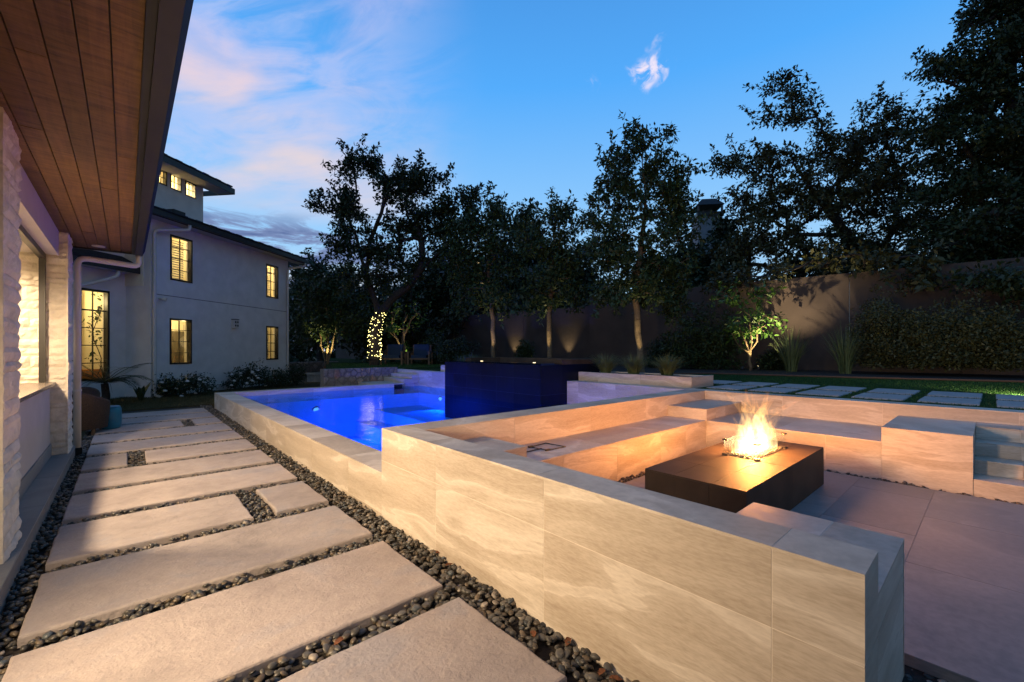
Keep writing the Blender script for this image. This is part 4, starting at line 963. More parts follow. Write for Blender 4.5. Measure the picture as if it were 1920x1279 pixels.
# fittings on the wall
t = thing('wall_sconce', 'small white lantern box fixed on the white house wall', 'wall lamp', tuple(HW.p(HW.l(438), 0, HW.z(438, 616))))
l_ = HW.l(438); z_ = HW.z(438, 616); hh_ = HW.z(438, 600) - z_
obj('box', HW.hexa(MB(), l_ - .11, l_ + .11, .0, .14, z_, z_ + hh_), CREAM, t)
for a in (-.055, .055):
    for q in (.22, .62): obj('glass', HW.hexa(MB(), l_ + a - .032, l_ + a + .032, .1405, .146, z_ + hh_ * q, z_ + hh_ * (q + .22)), BLACK, t)
obj('cap', HW.hexa(MB(), l_ - .12, l_ + .12, .0, .155, z_ + hh_ + .001, z_ + hh_ + .03), BLACK, t)
t = thing('flood_light', 'tiny white floodlight under the belt line of the house', 'floodlight', tuple(HW.p(HW.l(299), 0, HW.z(299, 560))))
l_ = HW.l(299); z_ = HW.z(299, 560); m = MB(); m.tube([HW.p(l_, 0, z_), HW.p(l_, .12, z_ - .01), HW.p(l_ + .05, .2, z_ - .04)], [.05, .05, .065], 10); obj('head', m, CREAM, t)

# ------------------------------------------------------------------ boundary wall and neighbours
WS = Vector((18.05, 4.64, 0)); WD = Vector((-.139, .990, 0)).normalized(); WN = Vector((-WD.y, WD.x, 0))
def bwall(k0, k1, z1, off, label):
    t = thing('boundary_wall', label, 'wall', tuple(WS + WD * ((k0 + k1) / 2) + Vector((0, 0, ZLAWN))))
    q = lambda k, n, z: WS + WD * k + WN * (n - off) + Vector((0, 0, z))
    hx = lambda a, b_, n0, n1, z0, z1_: MB().hexa([q(a, n1, z0), q(a, n0, z0), q(b_, n0, z0), q(b_, n1, z0), q(a, n1, z1_), q(a, n0, z1_), q(b_, n0, z1_), q(b_, n1, z1_)])
    ks = brk(k0, k1, 5.6, k0 + 4.4)
    for a, b_ in zip(ks, ks[1:]): obj('panel', hx(a + .006, b_ - .006, -.3, 0, .3, z1), STUCT, t)
    return t
bwall(-17, 8.6, 4.12, 0, 'tall taupe stucco boundary wall behind the hedge and fire pit')
bwall(8.602, 34, 3.70, .35, 'lower taupe stucco boundary wall behind the spa and chairs')
ch = thing('chimney', 'stucco chimney with open metal cap rising behind the boundary wall', 'chimney', tuple(frame(1325, 30)))
CC = frame(1325, 30); zc = lambda v: EYE + (657 - v) / F * 30
def cbox(h0, h1, w_): m = MB(); return m.hexa([CC + HD * (a * w_) + HN * (b_ * w_) + Vector((0, 0, z)) for z in (h0, h1) for a, b_ in ((-1, 1), (1, 1), (1, -1), (-1, -1))])
obj('stack', cbox(.3, zc(412), .78), simple('grey_stucco', (.20, .20, .21), .9, .1, 2), ch); obj('band', cbox(zc(412), zc(404), .86), METAL, ch)
for a in (-1, 1):
    for b_ in (-1, 1): pp = CC + HD * (a * .76) + HN * (b_ * .76); obj('post', MB().box(pp.x - .06, pp.x + .06, pp.y - .06, pp.y + .06, zc(404), zc(391)), METAL, ch)
m = MB(); 
m.hexa([CC + HD * (a * w_) + HN * (b_ * w_) + Vector((0, 0, z)) for z, w_ in ((zc(391), .9), (zc(377), .45)) for a, b_ in ((-1, 1), (1, 1), (1, -1), (-1, -1))]); obj('hood', m, METAL, ch)
obj('flue', cbox(zc(404), zc(396), .3), METAL, ch)
nh = thing('neighbour_house', 'dark tiled neighbour roof with warm lights seen between the trees', 'house', tuple(frame(880, 36)))
N0 = frame(765, 36); NW = Wall(frame(860, 36))
zz_ = lambda v, d: EYE + (657 - v) / F * d
na, nb_ = frame(775, 36), frame(1120, 36); nb2, na2 = nb_ + FW * 9, na + FW * 9
def prism(pts, z0, z1): m = MB(); return m.hexa([Vector((p.x, p.y, z0)) for p in pts] + [Vector((p.x, p.y, z1)) for p in pts])
obj('wall', prism([na + RT * .6 + FW, nb_ + FW, nb2, na2 + RT * .6], 0, zz_(516, 36)), STUCT, nh)
m = MB(); rb = [na, nb_, nb2, na2]; rtp = [na + RT * 3.2 + FW * 4.2, nb_ - RT * 3 + FW * 4.2, nb_ - RT * 3 + FW * 5, na + RT * 3.2 + FW * 5]
m.hexa([Vector((p.x, p.y, zz_(514, 36))) for p in rb] + [Vector((p.x, p.y, zz_(462, 36))) for p in rtp]); r_ = obj('roof', m, simple('slate_roof', (.06, .065, .075), .7, .5, 6, .6, 20), nh)
obj('fascia', prism([na - FW * .02 , nb_ - FW * .02, nb_ - FW * .001, na - FW * .001], zz_(519, 36), zz_(513, 36)), SOFF, nh)
for u, v, w_, h_ in ((895, 503, .28, .55), (900, 520, .3, .5), (1011, 490, .34, .3)):
    c_ = frame(u, 35.9); z_ = zz_(v, 35.9); obj('lit_window', prism([c_ - RT * w_, c_ + RT * w_, c_ + RT * w_ + FW * .05, c_ - RT * w_ + FW * .05], z_ - h_, z_ + h_), FARL, nh)

# ------------------------------------------------------------------ foliage
def leaf_mesh(C, S, rs_, size, droop=.2, per=60, elong=2.0):
    """C cluster centres (n,3), S spread per cluster; returns quads"""
    n = len(C) * per; c = np.repeat(C, per, 0); s = np.repeat(S, per)[:, None]
    d = rs_.normal(0, 1, (n, 3)); rr_ = rs_.random((n, 1)) ** .5; d = d / np.linalg.norm(d, axis=1, keepdims=True) * rr_
    p = c + d * s * np.array([1, 1, .75])
    ax = rs_.normal(0, 1, (n, 3)) + d * .8; ax[:, 2] -= droop; ax /= np.linalg.norm(ax, axis=1, keepdims=True)
    up = rs_.normal(0, .7, (n, 3)) + np.array([0, 0, 1.0]); sd_ = np.cross(ax, up); sd_ /= np.linalg.norm(sd_, axis=1, keepdims=True) + 1e-9
    L = size * rs_.uniform(.45, 1.5, (n, 1)); W_ = L / elong
    nrm = np.cross(sd_, ax)
    V = np.stack([p, p + ax * L * .5 + sd_ * W_ * .5 + nrm * L * .06, p + ax * L, p + ax * L * .5 - sd_ * W_ * .5 + nrm * L * .06], 1)
    return V.reshape(-1, 3), np.arange(n * 4).reshape(-1, 4)
def ell(u, v, d, ru, rv, dd=None):
    k = d / F; return (np.array(P(u, v, d)), ru * k, (dd if dd else ru * k * .85), rv * k)
def sample(ells, dens, rs_, grow=1.0):
    out = []
    for c, a, dd, b_ in ells:
        a, b_, dd = a * grow, b_ * grow, dd * grow
        n = max(2, int(math.pi * a * b_ * dens)); q = rs_.normal(0, 1, (n, 3)); q /= np.linalg.norm(q, axis=1, keepdims=True); q *= rs_.random((n, 1)) ** .40 * rs_.uniform(.8, 1.28, (n, 1))
        out.append(c + np.outer(q[:, 0] * a, np.array(RT)) + np.outer(q[:, 1] * dd, np.array(FW)) + np.outer(q[:, 2] * b_, np.array([0, 0, 1.0])))
    return np.concatenate(out)
def tree(name, label, limbs, r0, ells, dens, per, size, spread, leafm, barkm=BARK, group=None, seed=1, tip=.012, elong=2.0, cat='tree', droop=.2, grow=1.0):
    rs_ = np.random.default_rng(seed); base = Vector(limbs[0][0]); t = thing(name, label, cat, tuple(base), group)
    C = sample(ells, dens, rs_, grow)
    nodes, par, fixed = [], [], []
    for li, pts in enumerate(limbs):
        prev = -1; pts = [np.array(p) for p in pts]
        if li: prev = int(np.argmin([np.linalg.norm(q - pts[0]) for q in nodes]))
        first = True
        for a, b_ in zip(pts, pts[1:]):
            L = np.linalg.norm(b_ - a); k = max(2, int(L / .35))
            for i in range(0 if (first and li == 0) else 1, k + 1):
                q_ = a + (b_ - a) * i / k + (rs_.normal(0, .03, 3) if i not in (0, k) else 0); nodes.append(q_); par.append(prev); prev = len(nodes) - 1; fixed.append(True)
            first = False
    nl = len(nodes); tr0 = nodes[int(nl * .3)]
    top = np.mean([nodes[i] for i in range(int(nl * .4), nl)], axis=0)
    for c in C[np.argsort(np.linalg.norm(C - top, axis=1))]:
        N_ = np.array(nodes); dd = np.linalg.norm(N_ - c, axis=1) + .6 * np.maximum(0, N_[:, 2] - c[2]); dd[:max(2, int(len(limbs[0]) * 1))] += 3
        j = int(np.argmin(dd)); a = N_[j]; L = np.linalg.norm(c - a); k = max(2, int(L / .45)); b1 = rs_.normal(0, .13 * L, 3); prev = j
        for i in range(1, k + 1):
            s_ = i / k; q_ = a + (c - a) * s_ + b1 * math.sin(s_ * math.pi); nodes.append(q_); par.append(prev); prev = len(nodes) - 1
    n = len(nodes); cnt = np.zeros(n); haschild = np.zeros(n, bool)
    for i in range(n - 1, -1, -1):
        if cnt[i] == 0: cnt[i] = 1
        if par[i] >= 0: cnt[par[i]] += cnt[i]
    rad = np.maximum(tip * .6, r0 * (cnt / cnt[0]) ** .55)
    mt, mbr = MB(), MB()
    for i in range(n):
        if par[i] < 0: continue
        a, b_ = nodes[par[i]], nodes[i]
        if np.linalg.norm(b_ - a) < 1e-4: continue
        big = i < nl
        (mt if big else mbr).tube([tuple(a), tuple(b_)], [rad[par[i]] if big or par[i] >= nl else min(rad[par[i]], rad[i] * 1.3), rad[i]], 8 if big else 4, cap=False)
    tr = obj('trunk', mt, barkm, t, None, True)
    if mbr.v: tag(obj('branches', mbr, barkm, t, None, True), kind='stuff')
    S = spread * rs_.uniform(.7, 1.3, len(C)); V, Fq = leaf_mesh(C, S, rs_, size, droop, per, elong)
    cen = C.mean(0); sh, ss = [], []          # loose shoots that break the outline
    for c in C[rs_.random(len(C)) < .45]:
        dv = c - cen; dv /= np.linalg.norm(dv) + 1e-6; dv = dv + rs_.normal(0, .45, 3) + np.array([0, 0, .12]); dv /= np.linalg.norm(dv)
        for k in range(1, 5): sh.append(c + dv * spread * (.55 + .42 * k)); ss.append(spread * (.42 - .07 * k))
    if sh:
        V2, F2 = leaf_mesh(np.array(sh), np.array(ss), rs_, size, droop, max(5, per // 9), elong); Fq = np.concatenate([Fq, F2 + len(V)]); V = np.concatenate([V, V2])
    tag(fastmesh('crown', V, Fq, leafm, t), kind='stuff')
    return t
def pl(*a): return [P(*q) for q in a]
# oak with string lights
OD = 20.0
oak_trunk = [Vector((*P(702, 657, OD).xy, ZLAWN))] + pl((703, 660, OD), (702, 630, OD), (707, 605, OD), (712, 588, OD))
tree('oak_tree', 'spreading dark oak with its trunk wrapped in string lights', [oak_trunk, pl((712, 588, OD), (700, 555, OD), (686, 510, OD), (672, 460, OD), (655, 410, OD), (668, 350, OD)), pl((712, 588, OD), (735, 560, OD), (768, 535, OD), (792, 500, OD), (790, 450, OD), (775, 400, OD)), pl((686, 510, OD), (694, 450, OD), (715, 400, OD), (722, 350, OD)), pl((792, 500, OD), (830, 470, OD), (868, 430, OD))],
     .24, [ell(668, 312, OD, 32, 26), ell(650, 300, OD, 10, 18), ell(700, 305, OD, 22, 20), ell(645, 375, OD, 40, 30), ell(600, 392, OD, 24, 9), ell(660, 430, OD, 40, 36), ell(730, 345, OD, 38, 34), ell(640, 470, OD, 24, 18), ell(700, 470, OD, 44, 30), ell(785, 355, OD, 42, 36), ell(820, 400, OD, 50, 44), ell(760, 420, OD, 40, 40), ell(875, 390, OD, 38, 34), ell(840, 455, OD, 56, 36), ell(760, 490, OD, 46, 20), ell(690, 525, OD, 56, 22), ell(820, 340, OD, 14, 14)],
     6.8, 96, .17, .42, L_OAK, BARK, None, 3, .014)
sl_ = thing('string_lights', 'warm white string lights wound round the oak trunk', 'string lights', tuple(oak_trunk[0]))
def on_trunk(z):
    v = 657 - (z - EYE) / OD * F; xs = [(690, 702), (660, 703), (630, 702), (605, 707), (588, 712), (560, 700 + 0)]
    for (va, ua), (vb, ub) in zip(xs, xs[1:]):
        if vb <= v <= va: return P(ua + (ub - ua) * (va - v) / (va - vb), v, OD)
    return P(702, v, OD)
wire = []
zlo, zhi = EYE + (657 - 672) / F * OD, EYE + (657 - 584) / F * OD
for k in range(300):
    q_ = k / 299; z = zlo + (zhi - zlo) * q_; c = on_trunk(z); a = q_ * 2 * math.pi * 9.3; rr_ = .29 - .05 * q_ + (.04 if k % 3 else 0)
    p = Vector((c.x + math.cos(a) * rr_, c.y + math.sin(a) * rr_, z + random.uniform(-.09, .09))); wire.append(p)
    if random.random() < .36: obj('bulb', MB().ico(p, .017 if k % 6 else .024, 1), BULB, sl_)
m = MB(); m.tube(wire, .005, 4); obj('wire', m, BLACK, sl_)
lamp('string_glow', 'POINT', P(690, 640, OD - .9), 9, (1, .8, .4), sl_, .3)
# three uplit street trees in a row
def garden_light(p, aim, en, label, spot=50, col=(1, .78, .40), blend=.6):
    t = thing('garden_light', label, 'spotlight', p, 'garden spotlights'); p = Vector(p); a = (Vector(aim) - p).normalized()
    m = MB(); m.tube([p + Vector((0, 0, -.02)), p + Vector((0, 0, .06))], .012, 6); obj('stake', m, METAL, t)
    h = p + Vector((0, 0, .08)); m = MB(); m.tube([h - a * .05, h + a * .05], [.03, .038], 10); obj('housing', m, METAL, t)
    m = MB(); m.tube([h + a * .0501, h + a * .053], .03, 10); obj('lens', m, SPOTL, t)
    lamp('spot_lamp', 'SPOT', h + a * .07, en, col, t, .03, aim, spot, blend)
rows = [(926, 19.0, .10), (1030, 17.0, .10), (1203, 14.0, .105)]
lab = ['slender uplit tree at the left of the row before the boundary wall', 'slender uplit tree in the middle of the row before the boundary wall', 'tallest uplit tree of the row standing behind the planter grasses']
crowns = [[(880, 440, 40, 40), (925, 430, 45, 45), (950, 480, 40, 40), (900, 510, 50, 40), (925, 560, 46, 26), (870, 560, 22, 26), (925, 395, 22, 14)],
          [(1045, 410, 32, 36), (1010, 450, 40, 40), (1060, 470, 44, 44), (1030, 520, 54, 40), (1010, 560, 34, 22), (1070, 550, 30, 26), (1050, 385, 14, 18)],
          [(1200, 260, 30, 24), (1250, 250, 8, 18), (1170, 300, 46, 24), (1240, 320, 46, 34), (1150, 355, 40, 34), (1215, 370, 60, 40), (1270, 380, 36, 40), (1150, 420, 50, 36), (1230, 440, 66, 40), (1180, 490, 70, 36), (1250, 510, 56, 40), (1140, 480, 36, 36), (1200, 548, 72, 24), (1150, 545, 40, 24), (1262, 560, 36, 26)]]
tops = [[(926, 640), (925, 600), (924, 560), (915, 500), (925, 430)], [(1030, 640), (1030, 600), (1031, 570), (1035, 500), (1042, 420)], [(1200, 650), (1195, 600), (1191, 560), (1200, 480), (1210, 380), (1205, 280)]]
for i, (u, d, r_) in enumerate(rows):
    b0 = P(u, 657, d); b0.z = ZLAWN
    tree('garden_tree', lab[i], [[b0] + [P(a, b_, d) for a, b_ in tops[i]]], r_, [ell(a, b_, d, c_, e_) for a, b_, c_, e_ in crowns[i]], 9.5 if i < 2 else 13.5, 56, .18 if i < 2 else .15, .36 if i < 2 else .26, L_MID, BARKL, 'trees in a row along the boundary wall', 20 + i, .009, 2.4, grow=1.08)
    q_ = b0 - FW * .45 - RT * .22; q_.z = ZLAWN + .06
    garden_light(tuple(q_), P(u, 560, d), 150 if i < 2 else 150, ['small garden spotlight at the foot of the left uplit tree', 'small garden spotlight at the foot of the middle uplit tree', 'small garden spotlight at the foot of the tallest uplit tree'][i], 42)
# wash lights on the wall behind
for i, kk in enumerate((13.6, 10.0)):
    b0 = WS + WD * kk + WN * (-.35 + .32); b0.z = ZLAWN + .06
    garden_light(tuple(b0), b0 + Vector((0, 0, 3)) - WN * .35, 120, ['spotlight washing the boundary wall behind the left uplit tree', 'spotlight washing the boundary wall behind the middle uplit tree'][i], 64, blend=1.0)
# small uplit tree with shadow on the wall
SD = 15.2; b0 = P(1406, 657, SD); b0.z = ZLAWN
tree('small_garden_tree', 'small bright green uplit tree against the boundary wall', [[b0] + pl((1405, 680, SD), (1404, 660, SD), (1398, 640, SD), (1385, 600, SD)), pl((1404, 665, SD), (1420, 640, SD), (1425, 600, SD)), pl((1404, 662, SD), (1383, 645, SD), (1372, 625, SD)), pl((1404, 668, SD), (1410, 640, SD), (1405, 590, SD))], .05,
     [ell(1405, 630, SD, 38, 20), ell(1385, 605, SD, 26, 26), ell(1425, 610, SD, 28, 24), ell(1400, 580, SD, 34, 22), ell(1370, 560, SD, 40, 16), ell(1410, 560, SD, 26, 18), ell(1440, 600, SD, 14, 14)], 6.5, 26, .16, .26, L_FRESH, BARKL, None, 31, .008, 2.2)
q_ = b0 - FW * .35 + RT * .1; q_.z = ZLAWN + .06
garden_light(tuple(q_), P(1412, 590, SD), 330, 'garden spotlight at the foot of the small bright green tree', 70)
q_ = P(1392, 657, SD - .9); q_.z = ZLAWN + .06
garden_light(tuple(q_), P(1500, 555, 15.4), 1300, 'spotlight throwing leaf shadows on the boundary wall', 50, (1, .78, .46), .9)
q_ = G(1932, 744, ZLAWN + .02)
garden_light(tuple(q_), P(1790, 610, 12.2), 170, 'spotlight at the right edge of the turf facing the hedge', 110, (1, .80, .46), 1.0)
# trees beyond the wall
BD = 21.0
tree('broad_oak', 'broad windblown oak spreading over the boundary wall at right', [[P(1640, 700, BD)] + pl((1640, 560, BD), (1625, 500, BD), (1590, 440, BD), (1540, 380, BD), (1490, 310, BD)), pl((1625, 500, BD), (1680, 430, BD), (1690, 340, BD), (1660, 260, BD)), pl((1590, 440, BD), (1500, 440, BD), (1420, 400, BD))], .38,
     [ell(1465, 165, BD, 30, 24), ell(1490, 215, BD, 36, 26), ell(1450, 225, BD, 26, 12), ell(1660, 215, BD, 30, 26), ell(1625, 205, BD, 16, 8), ell(1680, 255, BD, 40, 34), ell(1540, 280, BD, 66, 40), ell(1620, 300, BD, 60, 44), ell(1450, 300, BD, 44, 18), ell(1400, 310, BD, 54, 22), ell(1360, 312, BD, 26, 14), ell(1480, 350, BD, 80, 40), ell(1420, 400, BD, 46, 40), ell(1570, 380, BD, 100, 50), ell(1700, 350, BD, 80, 60), ell(1450, 460, BD, 70, 40), ell(1560, 470, BD, 100, 40), ell(1680, 450, BD, 110, 50), ell(1370, 480, BD, 44, 40), ell(1620, 500, BD, 90, 30), ell(1400, 530, BD, 60, 26), ell(1760, 500, BD, 90, 36), ell(1840, 470, BD, 80, 44), ell(1520, 520, BD, 80, 24), ell(1470, 505, 15.2, 30, 16), ell(1560, 500, 14.7, 34, 20), ell(1640, 490, 13.8, 40, 24), ell(1730, 500, 13.2, 44, 30), ell(1385, 530, 16.2, 36, 20)],
     4.7, 92, .19, .48, L_OLIVE, BARK, 'trees beyond the boundary wall', 41, .02, 2.2)
ED = 16.0
tree('tall_evergreen', 'tall dense dark tree filling the upper right corner', [[P(1930, 720, ED)] + pl((1930, 560, ED), (1920, 400, ED), (1900, 250, ED), (1890, 100, ED), (1890, 0, ED)), pl((1920, 400, ED), (1840, 330, ED), (1800, 250, ED)), pl((1900, 250, ED), (1820, 180, ED), (1770, 150, ED))], .4,
     [ell(1870, 20, ED, 56, 30), ell(1910, 80, ED, 80, 50), ell(1840, 110, ED, 60, 36), ell(1780, 140, ED, 46, 26), ell(1800, 185, ED, 50, 26), ell(1890, 180, ED, 80, 50), ell(1850, 260, ED, 90, 50), ell(1760, 260, ED, 34, 26), ell(1900, 330, ED, 80, 60), ell(1820, 350, ED, 80, 50), ell(1880, 430, ED, 100, 50), ell(1790, 440, ED, 66, 50), ell(1900, 510, ED, 80, 36), ell(1960, 250, ED, 60, 150), ell(1950, 40, ED, 60, 60), ell(1920, -30, ED, 70, 50), ell(1880, 490, ED, 90, 50), ell(1800, 510, ED, 60, 24), ell(1930, 540, ED - 4.5, 60, 30), ell(1850, 520, ED - 4.0, 50, 20)],
     7.4, 110, .16, .44, L_OAK, BARK, 'trees beyond the boundary wall', 42, .016)
bgt = [('dense dark tree behind the oak and chairs', 28, (800, 560), [(800, 560, 60, 44), (850, 520, 60, 46), (760, 580, 40, 40), (880, 570, 50, 50), (830, 590, 70, 30)], L_OAK),
       ('dark leafy tree behind the middle uplit tree', 27, (985, 540), [(985, 430, 44, 46), (970, 500, 50, 50), (1000, 560, 60, 40), (1090, 520, 50, 60), (960, 570, 40, 30)], L_OAK),
       ('dark leafy tree below the chimney beyond the wall', 25, (1300, 560), [(1290, 490, 46, 36), (1340, 510, 50, 40), (1300, 550, 70, 40), (1370, 450, 40, 46), (1250, 530, 40, 40)], L_OAK),
       ('dark tree behind the far corner of the house', 30, (600, 560), [(575, 540, 36, 40), (620, 530, 50, 34), (650, 560, 60, 44), (590, 590, 50, 40), (690, 580, 50, 40), (560, 620, 26, 40)], L_OAK),
       ('low dark tree between the oak trunk and boundary wall', 25, (770, 600), [(760, 620, 50, 40), (730, 600, 40, 40), (800, 630, 40, 34), (690, 630, 40, 40)], L_OAK)]
for i, (lb, d, (u, v), es, lm) in enumerate(bgt):
    b0 = P(u, 657, d); b0.z = ZLAWN
    tree('background_tree', lb, [[b0] + pl((u, v + 40, d), (u + 5, v, d), (u, v - 60, d))], .22, [ell(a, b_, d, c_, e_) for a, b_, c_, e_ in es], 4.6, 80, .26, .68, lm, BARK, 'dark background trees', 50 + i, .016)
rsw = np.random.default_rng(77); Cw = []
for k in range(420):
    u_ = rsw.uniform(480, 900); d_ = rsw.uniform(40, 46); Cw.append(P(u_, rsw.uniform(560 + 40 * math.sin(u_ * .03), 680), d_))
V, Fq = leaf_mesh(np.array(Cw), np.full(len(Cw), 1.5), rsw, .5, .1, 46); tag(fastmesh('distant_woods', V, Fq, L_OAK), kind='stuff')
# multi-trunk tree by the ring, and the little branchy tree by the chairs
MD = 22.0; b0 = P(613, 657, MD); b0.z = ZLAWN + .02
tree('multi_trunk_tree', 'multi-trunk tree uplit behind the round concrete ring', [[b0] + pl((612, 690, MD), (606, 660, MD), (598, 620, MD), (590, 570, MD)), pl((613, 690, MD), (621, 660, MD), (630, 620, MD), (640, 570, MD)), pl((612, 692, MD), (614, 660, MD), (615, 600, MD))], .09,
     [ell(600, 570, MD, 50, 40), ell(640, 560, MD, 44, 44), ell(580, 610, MD, 34, 26), ell(625, 610, MD, 50, 28), ell(660, 600, MD, 30, 34), ell(570, 640, MD, 20, 12), ell(610, 530, MD, 40, 24)], 6, 70, .17, .5, L_MID, BARKL, None, 61, .012)
q_ = b0 - FW * .5 + RT * .15; q_.z = ZLAWN + .06
garden_light(tuple(q_), P(612, 620, MD), 300, 'garden spotlight at the foot of the multi-trunk tree', 70, (1, .82, .38))
KD = 23.0; b0 = P(757, 657, KD); b0.z = ZLAWN + .03
tree('crape_tree', 'small bare-branched tree uplit between the two armchairs', [[b0] + pl((757, 668, KD), (754, 650, KD), (745, 635, KD), (735, 620, KD)), pl((755, 655, KD), (757, 630, KD), (756, 605, KD), (764, 590, KD)), pl((745, 635, KD), (730, 622, KD), (722, 618, KD)), pl((757, 625, KD), (770, 600, KD), (780, 590, KD))], .11,
     [ell(750, 610, KD, 34, 20), ell(728, 608, KD, 22, 14), ell(775, 600, KD, 26, 20), ell(740, 585, KD, 40, 20), ell(765, 645, KD, 14, 14)], 3.0, 26, .15, .36, L_FRESH, BARKL, None, 62, .013)
q_ = b0 - FW * .3; q_.z = ZLAWN + .1
garden_light(tuple(q_), P(752, 630, KD), 260, 'garden spotlight at the foot of the bare-branched tree', 60, (1, .85, .40))

def shrub(name, label, c, rx, rz, mat, seed, per=40, size=.07, ncl=60, group=None, spread=.16, flowers=0, stems=6):
    rs_ = np.random.default_rng(seed); c = Vector(c); t = thing(name, label, 'shrub', tuple(c), group)
    q = rs_.normal(0, 1, (ncl, 3)); q /= np.linalg.norm(q, axis=1, keepdims=True); q *= rs_.random((ncl, 1)) ** .35
    q *= rs_.uniform(.72, 1.22, (ncl, 1)); q[:, 2] = np.abs(q[:, 2]); C = np.array(c) + q * np.array([rx, rx, rz]) + np.array([0, 0, .12])
    V, Fq = leaf_mesh(C, spread * rs_.uniform(.7, 1.4, ncl), rs_, size, .0, per); fastmesh('foliage', V, Fq, mat, t)
    m = MB()
    for k in range(stems):
        e_ = C[rs_.integers(ncl)]; m.tube([tuple(c + Vector(rs_.normal(0, .05, 3)) * 1), tuple((np.array(c) + e_) / 2 + rs_.normal(0, .05, 3)), tuple(e_)], [.014, .01, .005], 5)
    obj('stems', m, BARK, t)
    for k in range(flowers):
        e_ = C[rs_.integers(ncl)] + rs_.normal(0, .12, 3) - np.array(FW) * .22; mm = MB()
        for j in range(5): a = j * 1.257; mm.ico((e_[0] + math.cos(a) * .03, e_[1] + math.sin(a) * .03, e_[2] + .02 * (j % 2)), (.032, .032, .022), 1)
        obj('flower', mm, FLOWER, t)
    return t
def clump(name, label, c, n, h, spread, mat, seed, wd=.006, group=None, bend=.5):
    rs_ = np.random.default_rng(seed); c = np.array(c); K = 5; th = rs_.uniform(0, 2 * np.pi, n); out = rs_.random(n) ** .6 * spread; hh = h * rs_.uniform(.55, 1.1, n)
    b0 = c + np.stack([np.cos(th), np.sin(th), np.zeros(n)], 1) * (rs_.random((n, 1)) * .12 * spread / .5); V = []
    sx, sy = -np.sin(th + rs_.normal(0, .6, n)) * wd, np.cos(th + rs_.normal(0, .6, n)) * wd
    for k in range(K + 1):
        s_ = k / K; o_ = out * s_ ** (1 + bend * 1.6); z = hh * (s_ - bend * .45 * s_ ** 3 * (out / spread)); ww = (1 - s_ * .92)
        p = b0 + np.stack([np.cos(th) * o_, np.sin(th) * o_, z], 1); V += [p + np.stack([sx, sy, 0 * sx], 1) * ww, p - np.stack([sx, sy, 0 * sx], 1) * ww]
    V = np.stack(V, 1); nv = 2 * (K + 1); Fq = []
    for k in range(K): Fq.append(np.stack([np.arange(n) * nv + 2 * k, np.arange(n) * nv + 2 * k + 1, np.arange(n) * nv + 2 * k + 3, np.arange(n) * nv + 2 * k + 2], 1))
    t = thing(name, label, 'grass clump', tuple(c), group); fastmesh('blades', V.reshape(-1, 3), np.concatenate(Fq), mat, t)
    m = MB(); m.ico((c[0], c[1], c[2] + .02), (.07, .07, .06), 1); obj('root_crown', m, SOIL, t); return t
for i, (u, lb) in enumerate(((1136, 'fine grass tuft at the left end of the long planter'), (1188, 'fine grass tuft in the middle of the long planter'), (1251, 'fine grass tuft at the right end of the long planter'))):
    X_ = 8.57; tt = (u - 960) / F; dr = FW + RT * tt; p = dr * (X_ / dr.x); clump('planter_grass', lb, (p.x, p.y, .945), 460, .52, .50, L_BLADE, 70 + i, .007, 'grasses in the long planter', .55)
clump('planter_grass', 'fine grass tuft beside the far end of the spa', (8.45, 11.3, .96), 260, .5, .45, L_BLADE, 76, .005, 'grasses beyond the spa', .55)
clump('planter_grass', 'wispy grass tuft behind the spa corner', (8.5, 12.1, .96), 200, .45, .4, L_BLADE, 77, .005, 'grasses beyond the spa', .55)
for i, (u, v, lb) in enumerate(((1484, 697, 'upright strap-leaf clump beside the small green tree'), (1586, 701, 'upright strap-leaf clump left of the hedge'))):
    p = G(u, v, ZLAWN + .03); clump('strap_leaf_clump', lb, tuple(p), 150, 1.55, .62, L_BLADE, 80 + i, .014, 'strap-leaf clumps at the boundary wall', .35)
hed = [(1650, 12.9, .8, 1.9, 'dark hedge shrub at the left end of the hedge'), (1720, 12.2, .9, 1.45, 'olive hedge shrub second from the left in the hedge'), (1800, 11.7, 1.0, 1.7, 'olive hedge shrub in the middle of the hedge'), (1890, 11.2, 1.0, 1.4, 'olive hedge shrub at the right edge of the picture')]
for i, (u, d, rx, rz, lb) in enumerate(hed):
    p = P(u, 657, d); p.z = ZLAWN + .25; shrub('hedge_shrub', lb, tuple(p), rx, rz, L_HEDGE, 90 + i, 46, .075, 330, 'hedge shrubs at the right', .24, 0, 10)
for i, (u, d, rx, rz, mt_, lb) in enumerate(((1290, 16.5, .9, 2.2, L_MID, 'dark tall shrub left of the small green tree'), (1345, 16.2, .8, 2.6, L_MID, 'dark shrub beside the small green tree'), (1240, 17.5, .6, 1.0, L_OAK, 'low dark shrub behind the right planter grass'), (985, 21, .35, 1.0, L_MID, 'thin dark shrub between the first two uplit trees'), (850, 21, 1.1, 1.3, L_OAK, 'rounded dark shrub right of the armchairs'), (815, 22.5, .8, 1.5, L_MID, 'dark green shrub behind the right armchair'), (1455, 15.6, .5, .5, L_OAK, 'low dark shrub right of the small green tree'))):
    p = P(u, 657, d); p.z = ZLAWN + .03; shrub('garden_shrub', lb, tuple(p), rx, rz, mt_, 110 + i, 44, .10, 120, 'shrubs along the boundary wall', .24)
